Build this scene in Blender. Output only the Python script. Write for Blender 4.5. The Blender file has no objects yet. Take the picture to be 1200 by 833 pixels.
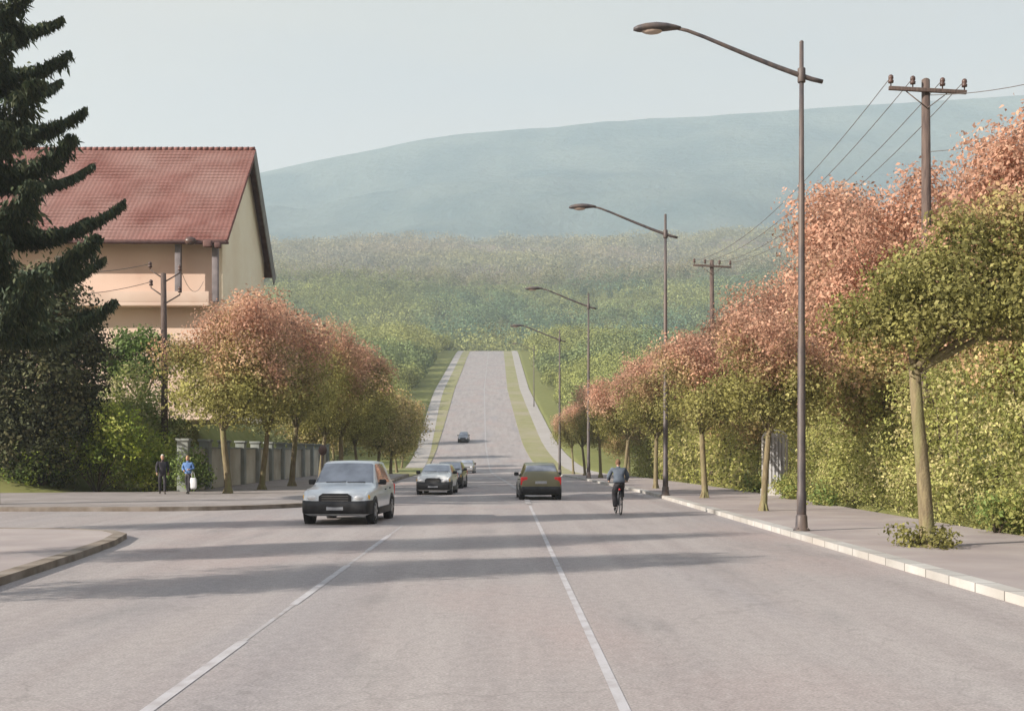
import bpy, bmesh, math, random
import numpy as np
from mathutils import Vector, Matrix, Quaternion

random.seed(7)
RNG = np.random.default_rng(7)
SC = bpy.context.scene
COL = SC.collection
PI = math.pi
rad = math.radians
SUN_EL = 24.0          # degrees
SKY_STR = 0.10; SUN_STR = 4.6; EXPOSURE = 0.85
CLOUD_A = (3.05, 3.05, 2.82); CLOUD_B = (3.65, 3.1, 2.72)
HAZE_D = 0.00026; HAZE_COL = (0.82, 0.93, 1.0)
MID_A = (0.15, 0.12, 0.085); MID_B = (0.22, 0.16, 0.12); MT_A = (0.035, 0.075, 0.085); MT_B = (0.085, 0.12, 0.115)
ROAD_A = (0.262, 0.231, 0.222); ROAD_B = (0.318, 0.286, 0.272); ROAD_C = (0.31, 0.246, 0.230); ROAD_D = (0.235, 0.222, 0.230)
LEAF_GAIN = 1.35
PAVE_A = (0.29, 0.245, 0.23); PAVE_B = (0.34, 0.30, 0.28); PAVE_C = (0.25, 0.215, 0.21)
SUN_AZ = 244.0         # compass-like: from +Y towards +X; sun low on the left and a touch behind us

# ------------------------------------------------------------------ tagging
def tag(o, label=None, cat=None, group=None, kind=None):
    if label: o['label'] = label
    if cat: o['category'] = cat
    if group: o['group'] = group
    if kind: o['kind'] = kind
    return o

def thing(name, label, cat, loc=(0, 0, 0), rz=0.0, group=None):
    o = bpy.data.objects.new(name, None)
    o.empty_display_size = 0.3
    COL.objects.link(o)
    o.location = loc
    o.rotation_euler = (0, 0, rz)
    return tag(o, label, cat, group)

def kids(o):
    return [c for c in COL.objects if c.parent == o]

def copy_tree(o, parent=None):
    c = o.copy()
    COL.objects.link(c)
    c.parent = parent
    for ch in kids(o):
        copy_tree(ch, c)
    return c

def dup(root, loc, rz=0.0, label=None, scale=1.0):
    c = copy_tree(root)
    c.location = loc
    c.rotation_euler = (0, 0, rz)
    c.scale = (scale, scale, scale) if not isinstance(scale, tuple) else scale
    if label: c['label'] = label
    return c

# ------------------------------------------------------------------ mesh builder
class MB:
    """collects shapes and links them as ONE mesh object"""
    def __init__(self):
        self.v = []; self.f = []; self.m = []; self.s = []
    def add(self, vs, fs, mi=0, smooth=False):
        b = len(self.v)
        self.v += [tuple(p) for p in vs]
        for f in fs:
            self.f.append(tuple(i + b for i in f)); self.m.append(mi); self.s.append(smooth)
        return self
    def box(self, c, s, rz=0.0, mi=0, bev=0.0, M=None):
        bm = bmesh.new()
        bmesh.ops.create_cube(bm, size=1.0)
        bmesh.ops.scale(bm, vec=s, verts=bm.verts)
        if bev > 0:
            bmesh.ops.bevel(bm, geom=bm.edges[:], offset=bev, segments=2, affect='EDGES', profile=0.6)
        T = Matrix.Translation(c) @ (M if M is not None else Matrix.Rotation(rz, 4, 'Z'))
        bm.transform(T)
        self.take(bm, mi, bev > 0)
        return self
    def take(self, bm, mi=0, smooth=False):
        bm.verts.ensure_lookup_table(); bm.verts.index_update()
        self.add([v.co[:] for v in bm.verts], [[v.index for v in f.verts] for f in bm.faces], mi, smooth)
        bm.free()
    def tube(self, pts, radii, n=8, mi=0, cap=True, smooth=True):
        pts = [Vector(p) for p in pts]
        if not hasattr(radii, '__len__'): radii = [radii] * len(pts)
        vs = []; fs = []
        prev = None
        for i, p in enumerate(pts):
            if i == 0: d = pts[1] - pts[0]
            elif i == len(pts) - 1: d = pts[-1] - pts[-2]
            else: d = pts[i + 1] - pts[i - 1]
            d.normalize()
            if prev is None:
                ref = Vector((0, 0, 1)) if abs(d.z) < 0.9 else Vector((1, 0, 0))
                a = d.cross(ref).normalized()
            else:
                a = (prev - d * prev.dot(d)).normalized()
            prev = a
            b = d.cross(a)
            for k in range(n):
                t = 2 * PI * k / n
                vs.append(p + (a * math.cos(t) + b * math.sin(t)) * radii[i])
        for i in range(len(pts) - 1):
            for k in range(n):
                k2 = (k + 1) % n
                fs.append((i * n + k, i * n + k2, (i + 1) * n + k2, (i + 1) * n + k))
        if cap:
            fs.append(tuple(range(n - 1, -1, -1)))
            fs.append(tuple((len(pts) - 1) * n + k for k in range(n)))
        return self.add(vs, fs, mi, smooth)
    def lathe(self, prof, c=(0, 0, 0), n=20, mi=0, axis='Z', close=False):
        """prof: (r, h) list"""
        vs = []; fs = []
        for (r, h) in prof:
            for k in range(n):
                t = 2 * PI * k / n
                x, y, z = r * math.cos(t), r * math.sin(t), h
                if axis == 'X': x, y, z = h, x, y
                elif axis == 'Y': x, y, z = x, h, y
                vs.append((x + c[0], y + c[1], z + c[2]))
        m = len(prof)
        for i in range(m - 1 if not close else m):
            i2 = (i + 1) % m
            for k in range(n):
                k2 = (k + 1) % n
                fs.append((i * n + k, i * n + k2, i2 * n + k2, i2 * n + k))
        if not close:
            fs.append(tuple(range(n - 1, -1, -1)))
            fs.append(tuple((m - 1) * n + k for k in range(n)))
        return self.add(vs, fs, mi, True)
    def sphere(self, c, r, n=12, mi=0, sc=(1, 1, 1), M=None):
        bm = bmesh.new()
        bmesh.ops.create_uvsphere(bm, u_segments=n, v_segments=max(6, n // 2 + 2), radius=r)
        bmesh.ops.scale(bm, vec=sc, verts=bm.verts)
        if M is not None: bm.transform(M)
        bmesh.ops.translate(bm, vec=c, verts=bm.verts)
        self.take(bm, mi, True); return self
    def prism(self, poly, z0, z1, mi=0):
        n = len(poly)
        vs = [(x, y, z0) for x, y in poly] + [(x, y, z1) for x, y in poly]
        fs = [tuple(range(n - 1, -1, -1)), tuple(range(n, 2 * n))]
        for i in range(n):
            j = (i + 1) % n
            fs.append((i, j, n + j, n + i))
        return self.add(vs, fs, mi)
    def build(self, name, mats, parent=None, loc=None):
        me = bpy.data.meshes.new(name)
        me.from_pydata(self.v, [], self.f)
        if not isinstance(mats, (list, tuple)): mats = [mats]
        for m in mats: me.materials.append(m)
        me.polygons.foreach_set('material_index', self.m)
        me.polygons.foreach_set('use_smooth', self.s)
        me.update()
        bm = bmesh.new(); bm.from_mesh(me)
        bmesh.ops.recalc_face_normals(bm, faces=bm.faces[:])
        bm.to_mesh(me); bm.free()
        o = bpy.data.objects.new(name, me)
        COL.objects.link(o)
        o.parent = parent
        if loc is not None: o.location = loc
        return o

def link_mesh(name, me, parent=None):
    o = bpy.data.objects.new(name, me); COL.objects.link(o); o.parent = parent
    return o

# ------------------------------------------------------------------ materials
def _new(name):
    m = bpy.data.materials.new(name); m.use_nodes = True
    nt = m.node_tree
    b = nt.nodes['Principled BSDF']
    return m, nt, b

def N(nt, t, **kw):
    n = nt.nodes.new(t)
    for k, v in kw.items(): setattr(n, k, v)
    return n

def noise_mat(name, c1, c2, rough=0.8, scale=3.0, stretch=(1, 1, 1), detail=6.0, bump=0.0, bscale=40.0,
              c3=None, scale3=0.6, spec=0.3, metal=0.0, lo=0.35, hi=0.65, coat=0.0):
    m, nt, b = _new(name)
    tc = N(nt, 'ShaderNodeTexCoord')
    mp = N(nt, 'ShaderNodeMapping'); mp.inputs['Scale'].default_value = stretch
    nt.links.new(tc.outputs['Object'], mp.inputs['Vector'])
    no = N(nt, 'ShaderNodeTexNoise'); no.inputs['Scale'].default_value = scale; no.inputs['Detail'].default_value = detail
    nt.links.new(mp.outputs['Vector'], no.inputs['Vector'])
    mr = N(nt, 'ShaderNodeMapRange'); mr.inputs['From Min'].default_value = lo; mr.inputs['From Max'].default_value = hi
    nt.links.new(no.outputs['Fac'], mr.inputs['Value'])
    mx = N(nt, 'ShaderNodeMix', data_type='RGBA')
    mx.inputs['A'].default_value = (*c1, 1); mx.inputs['B'].default_value = (*c2, 1)
    nt.links.new(mr.outputs['Result'], mx.inputs['Factor'])
    out = mx.outputs['Result']
    if c3 is not None:
        n3 = N(nt, 'ShaderNodeTexNoise'); n3.inputs['Scale'].default_value = scale3; n3.inputs['Detail'].default_value = 4
        nt.links.new(mp.outputs['Vector'], n3.inputs['Vector'])
        r3 = N(nt, 'ShaderNodeMapRange'); r3.inputs['From Min'].default_value = 0.45; r3.inputs['From Max'].default_value = 0.7
        nt.links.new(n3.outputs['Fac'], r3.inputs['Value'])
        m3 = N(nt, 'ShaderNodeMix', data_type='RGBA'); m3.inputs['B'].default_value = (*c3, 1)
        nt.links.new(out, m3.inputs['A']); nt.links.new(r3.outputs['Result'], m3.inputs['Factor'])
        out = m3.outputs['Result']
    nt.links.new(out, b.inputs['Base Color'])
    b.inputs['Roughness'].default_value = rough
    b.inputs['Metallic'].default_value = metal
    b.inputs['Specular IOR Level'].default_value = spec
    if coat: b.inputs['Coat Weight'].default_value = coat
    if bump > 0:
        nb = N(nt, 'ShaderNodeTexNoise'); nb.inputs['Scale'].default_value = bscale; nb.inputs['Detail'].default_value = 8
        nt.links.new(tc.outputs['Object'], nb.inputs['Vector'])
        bp = N(nt, 'ShaderNodeBump'); bp.inputs['Strength'].default_value = bump; bp.inputs['Distance'].default_value = 0.02
        nt.links.new(nb.outputs['Fac'], bp.inputs['Height'])
        nt.links.new(bp.outputs['Normal'], b.inputs['Normal'])
    return m

def leaf_mat(name, transl=0.3, rough=0.6):
    m, nt, b = _new(name)
    at = N(nt, 'ShaderNodeAttribute', attribute_name='tint')
    nt.links.new(at.outputs['Color'], b.inputs['Base Color'])
    b.inputs['Roughness'].default_value = rough
    b.inputs['Specular IOR Level'].default_value = 0.25
    tr = N(nt, 'ShaderNodeBsdfTranslucent')
    nt.links.new(at.outputs['Color'], tr.inputs['Color'])
    mx = N(nt, 'ShaderNodeMixShader'); mx.inputs['Fac'].default_value = transl
    nt.links.new(b.outputs['BSDF'], mx.inputs[1]); nt.links.new(tr.outputs['BSDF'], mx.inputs[2])
    nt.links.new(mx.outputs['Shader'], nt.nodes['Material Output'].inputs['Surface'])
    return m

M = {}
M['leaf'] = leaf_mat('leaf', 0.45)
M['needle'] = leaf_mat('needle', 0.1, 0.7)
M['far_leaf'] = leaf_mat('far_leaf', 0.15, 0.9)
M['bark'] = noise_mat('bark', (0.13, 0.10, 0.06), (0.21, 0.17, 0.095), 0.9, 6, (3, 3, 0.6), bump=0.8, bscale=25, c3=(0.17, 0.165, 0.07), scale3=1.2)
M['bark_dark'] = noise_mat('bark_dark', (0.05, 0.04, 0.03), (0.10, 0.075, 0.05), 0.9, 6, (3, 3, 0.6), bump=0.8, bscale=25)
M['lamp_steel'] = noise_mat('lamp_steel', (0.045, 0.04, 0.045), (0.10, 0.08, 0.075), 0.55, 4, (2, 2, 0.5), c3=(0.12, 0.085, 0.065), scale3=1.0, spec=0.4)
M['lamp_glass'] = noise_mat('lamp_glass', (0.42, 0.33, 0.28), (0.5, 0.4, 0.34), 0.2, 6)
M['pole_wood'] = noise_mat('pole_wood', (0.07, 0.05, 0.045), (0.13, 0.095, 0.08), 0.9, 5, (4, 4, 0.4), bump=0.6)
M['ceramic'] = noise_mat('ceramic', (0.06, 0.035, 0.03), (0.10, 0.06, 0.05), 0.35, 4)
M['wire'] = noise_mat('wire', (0.09, 0.08, 0.075), (0.13, 0.12, 0.11), 0.6, 4)
M['concrete'] = noise_mat('concrete', (0.36, 0.345, 0.32), (0.45, 0.435, 0.415), 0.9, 2.0, c3=(0.34, 0.31, 0.28), scale3=0.5, bump=0.3)
M['kerb_dark'] = noise_mat('kerb_dark', (0.13, 0.105, 0.08), (0.22, 0.18, 0.145), 0.9, 2.0, c3=(0.26, 0.23, 0.2), scale3=1.5, bump=0.5)
M['grass'] = noise_mat('grass', (0.13, 0.155, 0.05), (0.21, 0.215, 0.085), 0.95, 1.2, c3=(0.25, 0.22, 0.12), scale3=0.25, bump=0.8, bscale=30)
M['verge'] = noise_mat('verge', (0.19, 0.185, 0.075), (0.25, 0.235, 0.115), 0.95, 0.8, c3=(0.27, 0.235, 0.16), scale3=0.12, bump=0.8, bscale=12)

# ------------------------------------------------------------------ lie of the land
XC_D = [-60, 0, 55, 75, 100, 133, 190, 300, 470, 600, 5000]
XC_V = [0.1, 0.1, 0.0, -0.7, -1.6, -2.6, -4.2, -6.5, -7.9, -8.6, -8.6]
def xc(d):
    return np.interp(d, XC_D, XC_V)
P_D = [-200, 70, 95, 115, 130, 145, 160, 175, 190, 207, 225, 260, 300, 380, 440, 470, 490, 510, 540, 600, 700, 820, 950, 1040, 1150, 1400, 1700, 1800, 2000, 2400, 3200, 3500, 4300]
P_V = [0, 0, -0.08, -0.25, -0.3, 0.05, 0.9, 2.0, 3.5, 5.6, 7.9, 12.4, 17.7, 29.0, 37.6, 41.4, 43.3, 44.3, 44.2, 46, 66, 98, 134, 136, 126, 215, 303, 306, 275, 450, 900, 880, 300]
_pd = np.arange(-200, 4300, 5.0)
_pv = np.interp(_pd, P_D, P_V)
_k = np.hanning(9); _k /= _k.sum()
_pv = np.convolve(np.pad(_pv, 4, mode='edge'), _k, mode='valid')
def prof(d):
    return np.interp(d, _pd, _pv)

def sst(a, b, x):
    t = np.clip((np.asarray(x, float) - a) / (b - a), 0, 1)
    return t * t * (3 - 2 * t)

_tab = np.random.default_rng(3).random((256, 256))
def vnoise(x, y):
    x = np.asarray(x, float); y = np.asarray(y, float)
    xi = np.floor(x).astype(int); yi = np.floor(y).astype(int)
    fx = x - xi; fy = y - yi
    fx = fx * fx * (3 - 2 * fx); fy = fy * fy * (3 - 2 * fy)
    a = _tab[xi % 256, yi % 256]; b = _tab[(xi + 1) % 256, yi % 256]
    c = _tab[xi % 256, (yi + 1) % 256]; d = _tab[(xi + 1) % 256, (yi + 1) % 256]
    return (a * (1 - fx) + b * fx) * (1 - fy) + (c * (1 - fx) + d * fx) * fy - 0.5
def fbm(x, y, o=4):
    s = 0; a = 1.0
    for i in range(o):
        s = s + a * vnoise(x * 2 ** i + 17 * i, y * 2 ** i + 5 * i); a *= 0.5
    return s

# skyline of the far mountain, by sideways slope X/d
SK_S = [-1.2, -0.43, -0.28, -0.21, -0.14, -0.07, 0.0, 0.075, 0.15, 0.22, 0.29, 0.36, 0.43, 1.2]
SK_V = [480, 640, 700, 752, 798, 842, 868, 886, 900, 914, 934, 955, 972, 1000]
def ground_h(x, y):
    x = np.asarray(x, float); y = np.asarray(y, float)
    p = prof(y)
    off = x - xc(y)
    # near-side bank on the left carrying the house
    bank = 5.0 * sst(-19.5, -24.5, x) * sst(52, 64, y) * (1 - sst(100, 150, y))
    far = sst(130, 420, y)
    lat = far * (fbm(x / 90, y / 90, 3) * 7 * sst(14, 60, np.abs(off)))
    hill = sst(620, 900, y)
    lat = lat + hill * (fbm(x / 260 + 3, y / 260, 4) * 24 + 20 * sst(40, 420, x) * (1 - sst(1000, 1300, y)))
    mid = sst(1300, 1700, y)
    lat = lat + mid * (fbm(x / 420 + 9, y / 420, 4) * 50)
    big = sst(2100, 3100, y)
    sl = np.interp(x / np.maximum(y, 1), SK_S, SK_V) / 900.0
    mount = p * (1 - big) + p * sl * big + big * fbm(x / 500, y / 380, 5) * 12 + sst(2000, 2300, y) * (1 - sst(2900, 3150, y)) * fbm(x / 600 + 40, y / 260, 5) * 80
    h = np.where(y > 2000, mount + lat * (1 - big * 0.85), p + bank + lat)
    corridor = np.maximum(1 - sst(11.5, 12.5, np.abs(off)), (1 - sst(53.5, 54.5, y)) * (1 - sst(10.8, 11.3, x)))
    corridor = np.maximum(corridor, (1 - sst(14.6, 15.0, np.abs(off))) * sst(53, 54, y) * (x < 0) * (1 - sst(98, 104, y)))
    lw = 8.95 + 2.2 * sst(130, 300, y) + 5.9 * (1 - sst(139, 142, y))
    corridor = np.where(y > 104, 0, corridor)
    corridor = np.maximum(corridor, np.where(off > 0, 1 - sst(11.7, 12.4, off), 1 - sst(lw, lw + .8, -off)) * sst(98, 104, y)) * (1 - sst(515, 540, y))
    return h + 0.10 - 0.45 * corridor

def G(x, y):
    return float(ground_h(x, y))

def grid_mesh(name, xs, ys, hf, mat):
    X, Y = np.meshgrid(xs, ys)
    Z = hf(X, Y)
    nx, ny = len(xs), len(ys)
    me = bpy.data.meshes.new(name)
    co = np.stack([X.ravel(), Y.ravel(), Z.ravel()], 1).astype(np.float32)
    i = np.arange(nx * ny).reshape(ny, nx)
    q = np.stack([i[:-1, :-1], i[:-1, 1:], i[1:, 1:], i[1:, :-1]], -1).reshape(-1, 4)
    me.vertices.add(len(co)); me.vertices.foreach_set('co', co.ravel())
    me.loops.add(q.size); me.loops.foreach_set('vertex_index', q.ravel().astype(np.int32))
    me.polygons.add(len(q)); me.polygons.foreach_set('loop_start', np.arange(0, q.size, 4, dtype=np.int32))
    me.polygons.foreach_set('use_smooth', np.ones(len(q), bool))
    me.update(calc_edges=True)
    me.materials.append(mat)
    return me

# ------------------------------------------------------------------ leaves
def leaf_mesh(name, c, ln, wd, col, mat, up=None, rng=None, nrm=None, njit=.5):
    """c (N,3) centres, ln/wd (N,) sizes, col (N,3); up: optional (N,3) axis directions"""
    rng = rng or RNG
    n = len(c)
    ax = rng.normal(size=(n, 3)) if up is None else up + rng.normal(size=(n, 3)) * 0.35
    ax /= np.linalg.norm(ax, axis=1, keepdims=True) + 1e-9
    r = rng.normal(size=(n, 3))
    b = np.cross(ax, r); b /= np.linalg.norm(b, axis=1, keepdims=True) + 1e-9
    nn = np.cross(ax, b)
    if nrm is not None:                      # leaves face outward from their clump, loosely
        nn = nrm + rng.normal(size=(n, 3)) * njit
        nn /= np.linalg.norm(nn, axis=1, keepdims=True) + 1e-9
        ax = np.cross(nn, r); ax /= np.linalg.norm(ax, axis=1, keepdims=True) + 1e-9
        b = np.cross(nn, ax)
    ln = np.broadcast_to(ln, (n,))[:, None]; wd = np.broadcast_to(wd, (n,))[:, None]
    p0 = c - ax * ln * 0.5
    p1 = c + b * wd * 0.5 + nn * wd * 0.18 - ax * ln * 0.05
    p2 = c + ax * ln * 0.5
    p3 = c - b * wd * 0.5 + nn * wd * 0.18 - ax * ln * 0.05
    co = np.stack([p0, p1, p2, p3], 1).reshape(-1, 3).astype(np.float32)
    me = bpy.data.meshes.new(name)
    me.vertices.add(4 * n); me.vertices.foreach_set('co', co.ravel())
    me.loops.add(4 * n); me.loops.foreach_set('vertex_index', np.arange(4 * n, dtype=np.int32))
    me.polygons.add(n); me.polygons.foreach_set('loop_start', np.arange(0, 4 * n, 4, dtype=np.int32))
    me.update(calc_edges=True)
    a = me.attributes.new('tint', 'FLOAT_COLOR', 'POINT')
    cc = np.ones((n, 4), np.float32); cc[:, :3] = np.clip(col, 0, 1)
    a.data.foreach_set('color', np.repeat(cc, 4, axis=0).ravel())
    me.materials.append(mat)
    return me

def lobes_cloud(lobes, n, rng, shell=0.55, spread=0.35, per=14, up_bias=0.25):
    """leaf centres gathered in clumps near the skin of the lobes. lobes: (x,y,z,rx,ry,rz)"""
    L = np.array(lobes, float)
    w = (L[:, 3] * L[:, 4] + L[:, 4] * L[:, 5] + L[:, 3] * L[:, 5]); w /= w.sum()
    k = max(1, n // per)
    li = rng.choice(len(L), k, p=w)
    d = rng.normal(size=(k, 3)); d[:, 2] += up_bias; d /= np.linalg.norm(d, axis=1, keepdims=True)
    r = shell + (1.05 - shell) * rng.random(k) ** 0.6
    cl = L[li, :3] + d * L[li, 3:] * r[:, None]
    idx = np.repeat(np.arange(k), per)
    pts = cl[idx] + rng.normal(size=(k * per, 3)).clip(-1.7, 1.7) * spread
    return pts, cl, idx, d[idx]

def lerp3(a, b, t):
    return np.asarray(a)[None, :] * (1 - t[:, None]) + np.asarray(b)[None, :] * t[:, None]

def crown_mesh(name, lobes, n, leaf, cols, rng, mat=None, spread=0.3, shell=0.5, per=20, top=None, topband=(0.45, 0.75), jit=0.22):
    """cols: list of (r,g,b) ordinary leaf colours; top: colours of the flush of new leaves high on the crown"""
    pts, cl, idx, dn = lobes_cloud(lobes, n, rng, shell, spread, per)
    z = cl[:, 2]; f = (z - z.min()) / max(1e-6, z.max() - z.min())
    cols = np.array(cols, float)
    nz = fbm(cl[:, 0] * 0.45 + 31, cl[:, 1] * 0.45 + cl[:, 2] * 0.6, 3)
    base = cols[rng.integers(0, len(cols), len(cl))]
    if top is not None:
        tp = np.array(top, float)[rng.integers(0, len(top), len(cl))]
        t = sst(topband[0], topband[1], f + nz * 0.55 + rng.normal(size=len(cl)) * 0.05)
        base = base * (1 - t[:, None]) + tp * t[:, None]
    base = base * (1 + rng.normal(size=len(cl)) * jit)[:, None].clip(0.45, 1.7)
    col = base[idx] * (1 + rng.normal(size=len(pts)) * 0.12)[:, None].clip(0.6, 1.5)
    if mat is None: col = col * LEAF_GAIN
    s = leaf * (0.5 + 0.95 * rng.random(len(pts)))
    return leaf_mesh(name, pts, s, s * 0.62, col, mat or M['leaf'], rng=rng, nrm=dn, njit=.55)
# ================================================================== world, sun, camera
w = bpy.data.worlds.new('World'); SC.world = w; w.use_nodes = True
nt = w.node_tree
bg = nt.nodes['Background']
sky = N(nt, 'ShaderNodeTexSky', sky_type='NISHITA')
sky.sun_disc = False
sky.sun_elevation = rad(SUN_EL); sky.sun_rotation = rad(SUN_AZ)
sky.air_density = 0.8; sky.dust_density = 2.5; sky.ozone_density = 1.0
tc = N(nt, 'ShaderNodeTexCoord')
mp = N(nt, 'ShaderNodeMapping'); mp.inputs['Scale'].default_value = (1.0, 1.0, 5.0)
nt.links.new(tc.outputs['Generated'], mp.inputs['Vector'])
cn = N(nt, 'ShaderNodeTexNoise'); cn.inputs['Scale'].default_value = 1.6; cn.inputs['Detail'].default_value = 5
nt.links.new(mp.outputs['Vector'], cn.inputs['Vector'])
cr = N(nt, 'ShaderNodeMapRange'); cr.inputs['From Min'].default_value = 0.3; cr.inputs['From Max'].default_value = 0.7
cr.inputs['To Min'].default_value = 0.65; cr.inputs['To Max'].default_value = 0.97
nt.links.new(cn.outputs['Fac'], cr.inputs['Value'])
c2 = N(nt, 'ShaderNodeTexNoise'); c2.inputs['Scale'].default_value = 1.1; c2.inputs['Detail'].default_value = 3
nt.links.new(mp.outputs['Vector'], c2.inputs['Vector'])
ct = N(nt, 'ShaderNodeMix', data_type='RGBA')
ct.inputs['A'].default_value = (*CLOUD_A, 1); ct.inputs['B'].default_value = (*CLOUD_B, 1)
r2 = N(nt, 'ShaderNodeMapRange'); r2.inputs['From Min'].default_value = 0.4; r2.inputs['From Max'].default_value = 0.65
nt.links.new(c2.outputs['Fac'], r2.inputs['Value'])
sz = N(nt, 'ShaderNodeSeparateXYZ'); nt.links.new(tc.outputs['Generated'], sz.inputs['Vector'])
rz_ = N(nt, 'ShaderNodeMapRange'); rz_.inputs['From Min'].default_value = 0.38; rz_.inputs['From Max'].default_value = 0.16
nt.links.new(sz.outputs['Z'], rz_.inputs['Value'])
mxx = N(nt, 'ShaderNodeMath', operation='MULTIPLY_ADD'); mxx.inputs[1].default_value = 0.5
nt.links.new(r2.outputs['Result'], mxx.inputs[0]); 
hv = N(nt, 'ShaderNodeMath', operation='MULTIPLY'); hv.inputs[1].default_value = 0.8
nt.links.new(rz_.outputs['Result'], hv.inputs[0]); nt.links.new(hv.outputs['Value'], mxx.inputs[2])
mxx.use_clamp = True
nt.links.new(mxx.outputs['Value'], ct.inputs['Factor'])
mx = N(nt, 'ShaderNodeMix', data_type='RGBA')
nt.links.new(cr.outputs['Result'], mx.inputs['Factor'])
zn = N(nt, 'ShaderNodeMix', data_type='RGBA'); zn.inputs['B'].default_value = (4.7, 5.2, 6.1, 1)   # zenith above the view, brightened and blued to fill the shadows
zr = N(nt, 'ShaderNodeMapRange'); zr.inputs['From Min'].default_value = 0.4; zr.inputs['From Max'].default_value = 0.85
nt.links.new(sz.outputs['Z'], zr.inputs['Value']); nt.links.new(zr.outputs['Result'], zn.inputs['Factor'])
nt.links.new(ct.outputs['Result'], zn.inputs['A'])
nt.links.new(sky.outputs['Color'], mx.inputs['A']); nt.links.new(zn.outputs['Result'], mx.inputs['B'])
nt.links.new(mx.outputs['Result'], bg.inputs['Color'])
bg.inputs['Strength'].default_value = SKY_STR

sd = bpy.data.lights.new('sun', 'SUN'); sd.energy = SUN_STR; sd.angle = rad(0.5); sd.color = (1.0, 0.92, 0.82)
so = bpy.data.objects.new('sun', sd); COL.objects.link(so)
az, el = rad(SUN_AZ), rad(SUN_EL)
to_sun = Vector((math.sin(az) * math.cos(el), math.cos(az) * math.cos(el), math.sin(el)))
so.rotation_euler = to_sun.to_track_quat('Z', 'Y').to_euler()
so.location = (-60, -20, 60)

cd = bpy.data.cameras.new('camera'); cam = bpy.data.objects.new('camera', cd); COL.objects.link(cam)
cam.location = (0, 0, 2.0); cam.rotation_euler = (PI / 2, 0, 0)
cd.sensor_width = 36; cd.lens = 42.0
cd.shift_x = 0.005; cd.shift_y = 0.0937
cd.clip_start = 0.1; cd.clip_end = 12000
SC.camera = cam
SC.view_settings.view_transform = 'Standard'; SC.view_settings.look = 'None'
SC.view_settings.exposure = EXPOSURE; SC.view_settings.gamma = 1.0
SC.view_settings.use_curve_mapping = False
SC.render.engine = 'CYCLES'
SC.cycles.use_denoising = True
SC.cycles.max_bounces = 8; SC.cycles.diffuse_bounces = 4; SC.cycles.transparent_max_bounces = 8
SC.cycles.volume_bounces = 2

# ================================================================== haze
hz = MB(); hz.box((0, 2120, 528), (7400, 4440, 1064))
hm = bpy.data.materials.new('haze'); hm.use_nodes = True
hn = hm.node_tree
hn.nodes.remove(hn.nodes['Principled BSDF'])
pv = N(hn, 'ShaderNodeVolumePrincipled')
pv.inputs['Color'].default_value = (*HAZE_COL, 1); pv.inputs['Density'].default_value = HAZE_D
pv.inputs['Anisotropy'].default_value = 0.1
hn.links.new(pv.outputs['Volume'], hn.nodes['Material Output'].inputs['Volume'])
tag(hz.build('haze', hm), kind='stuff')

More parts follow.
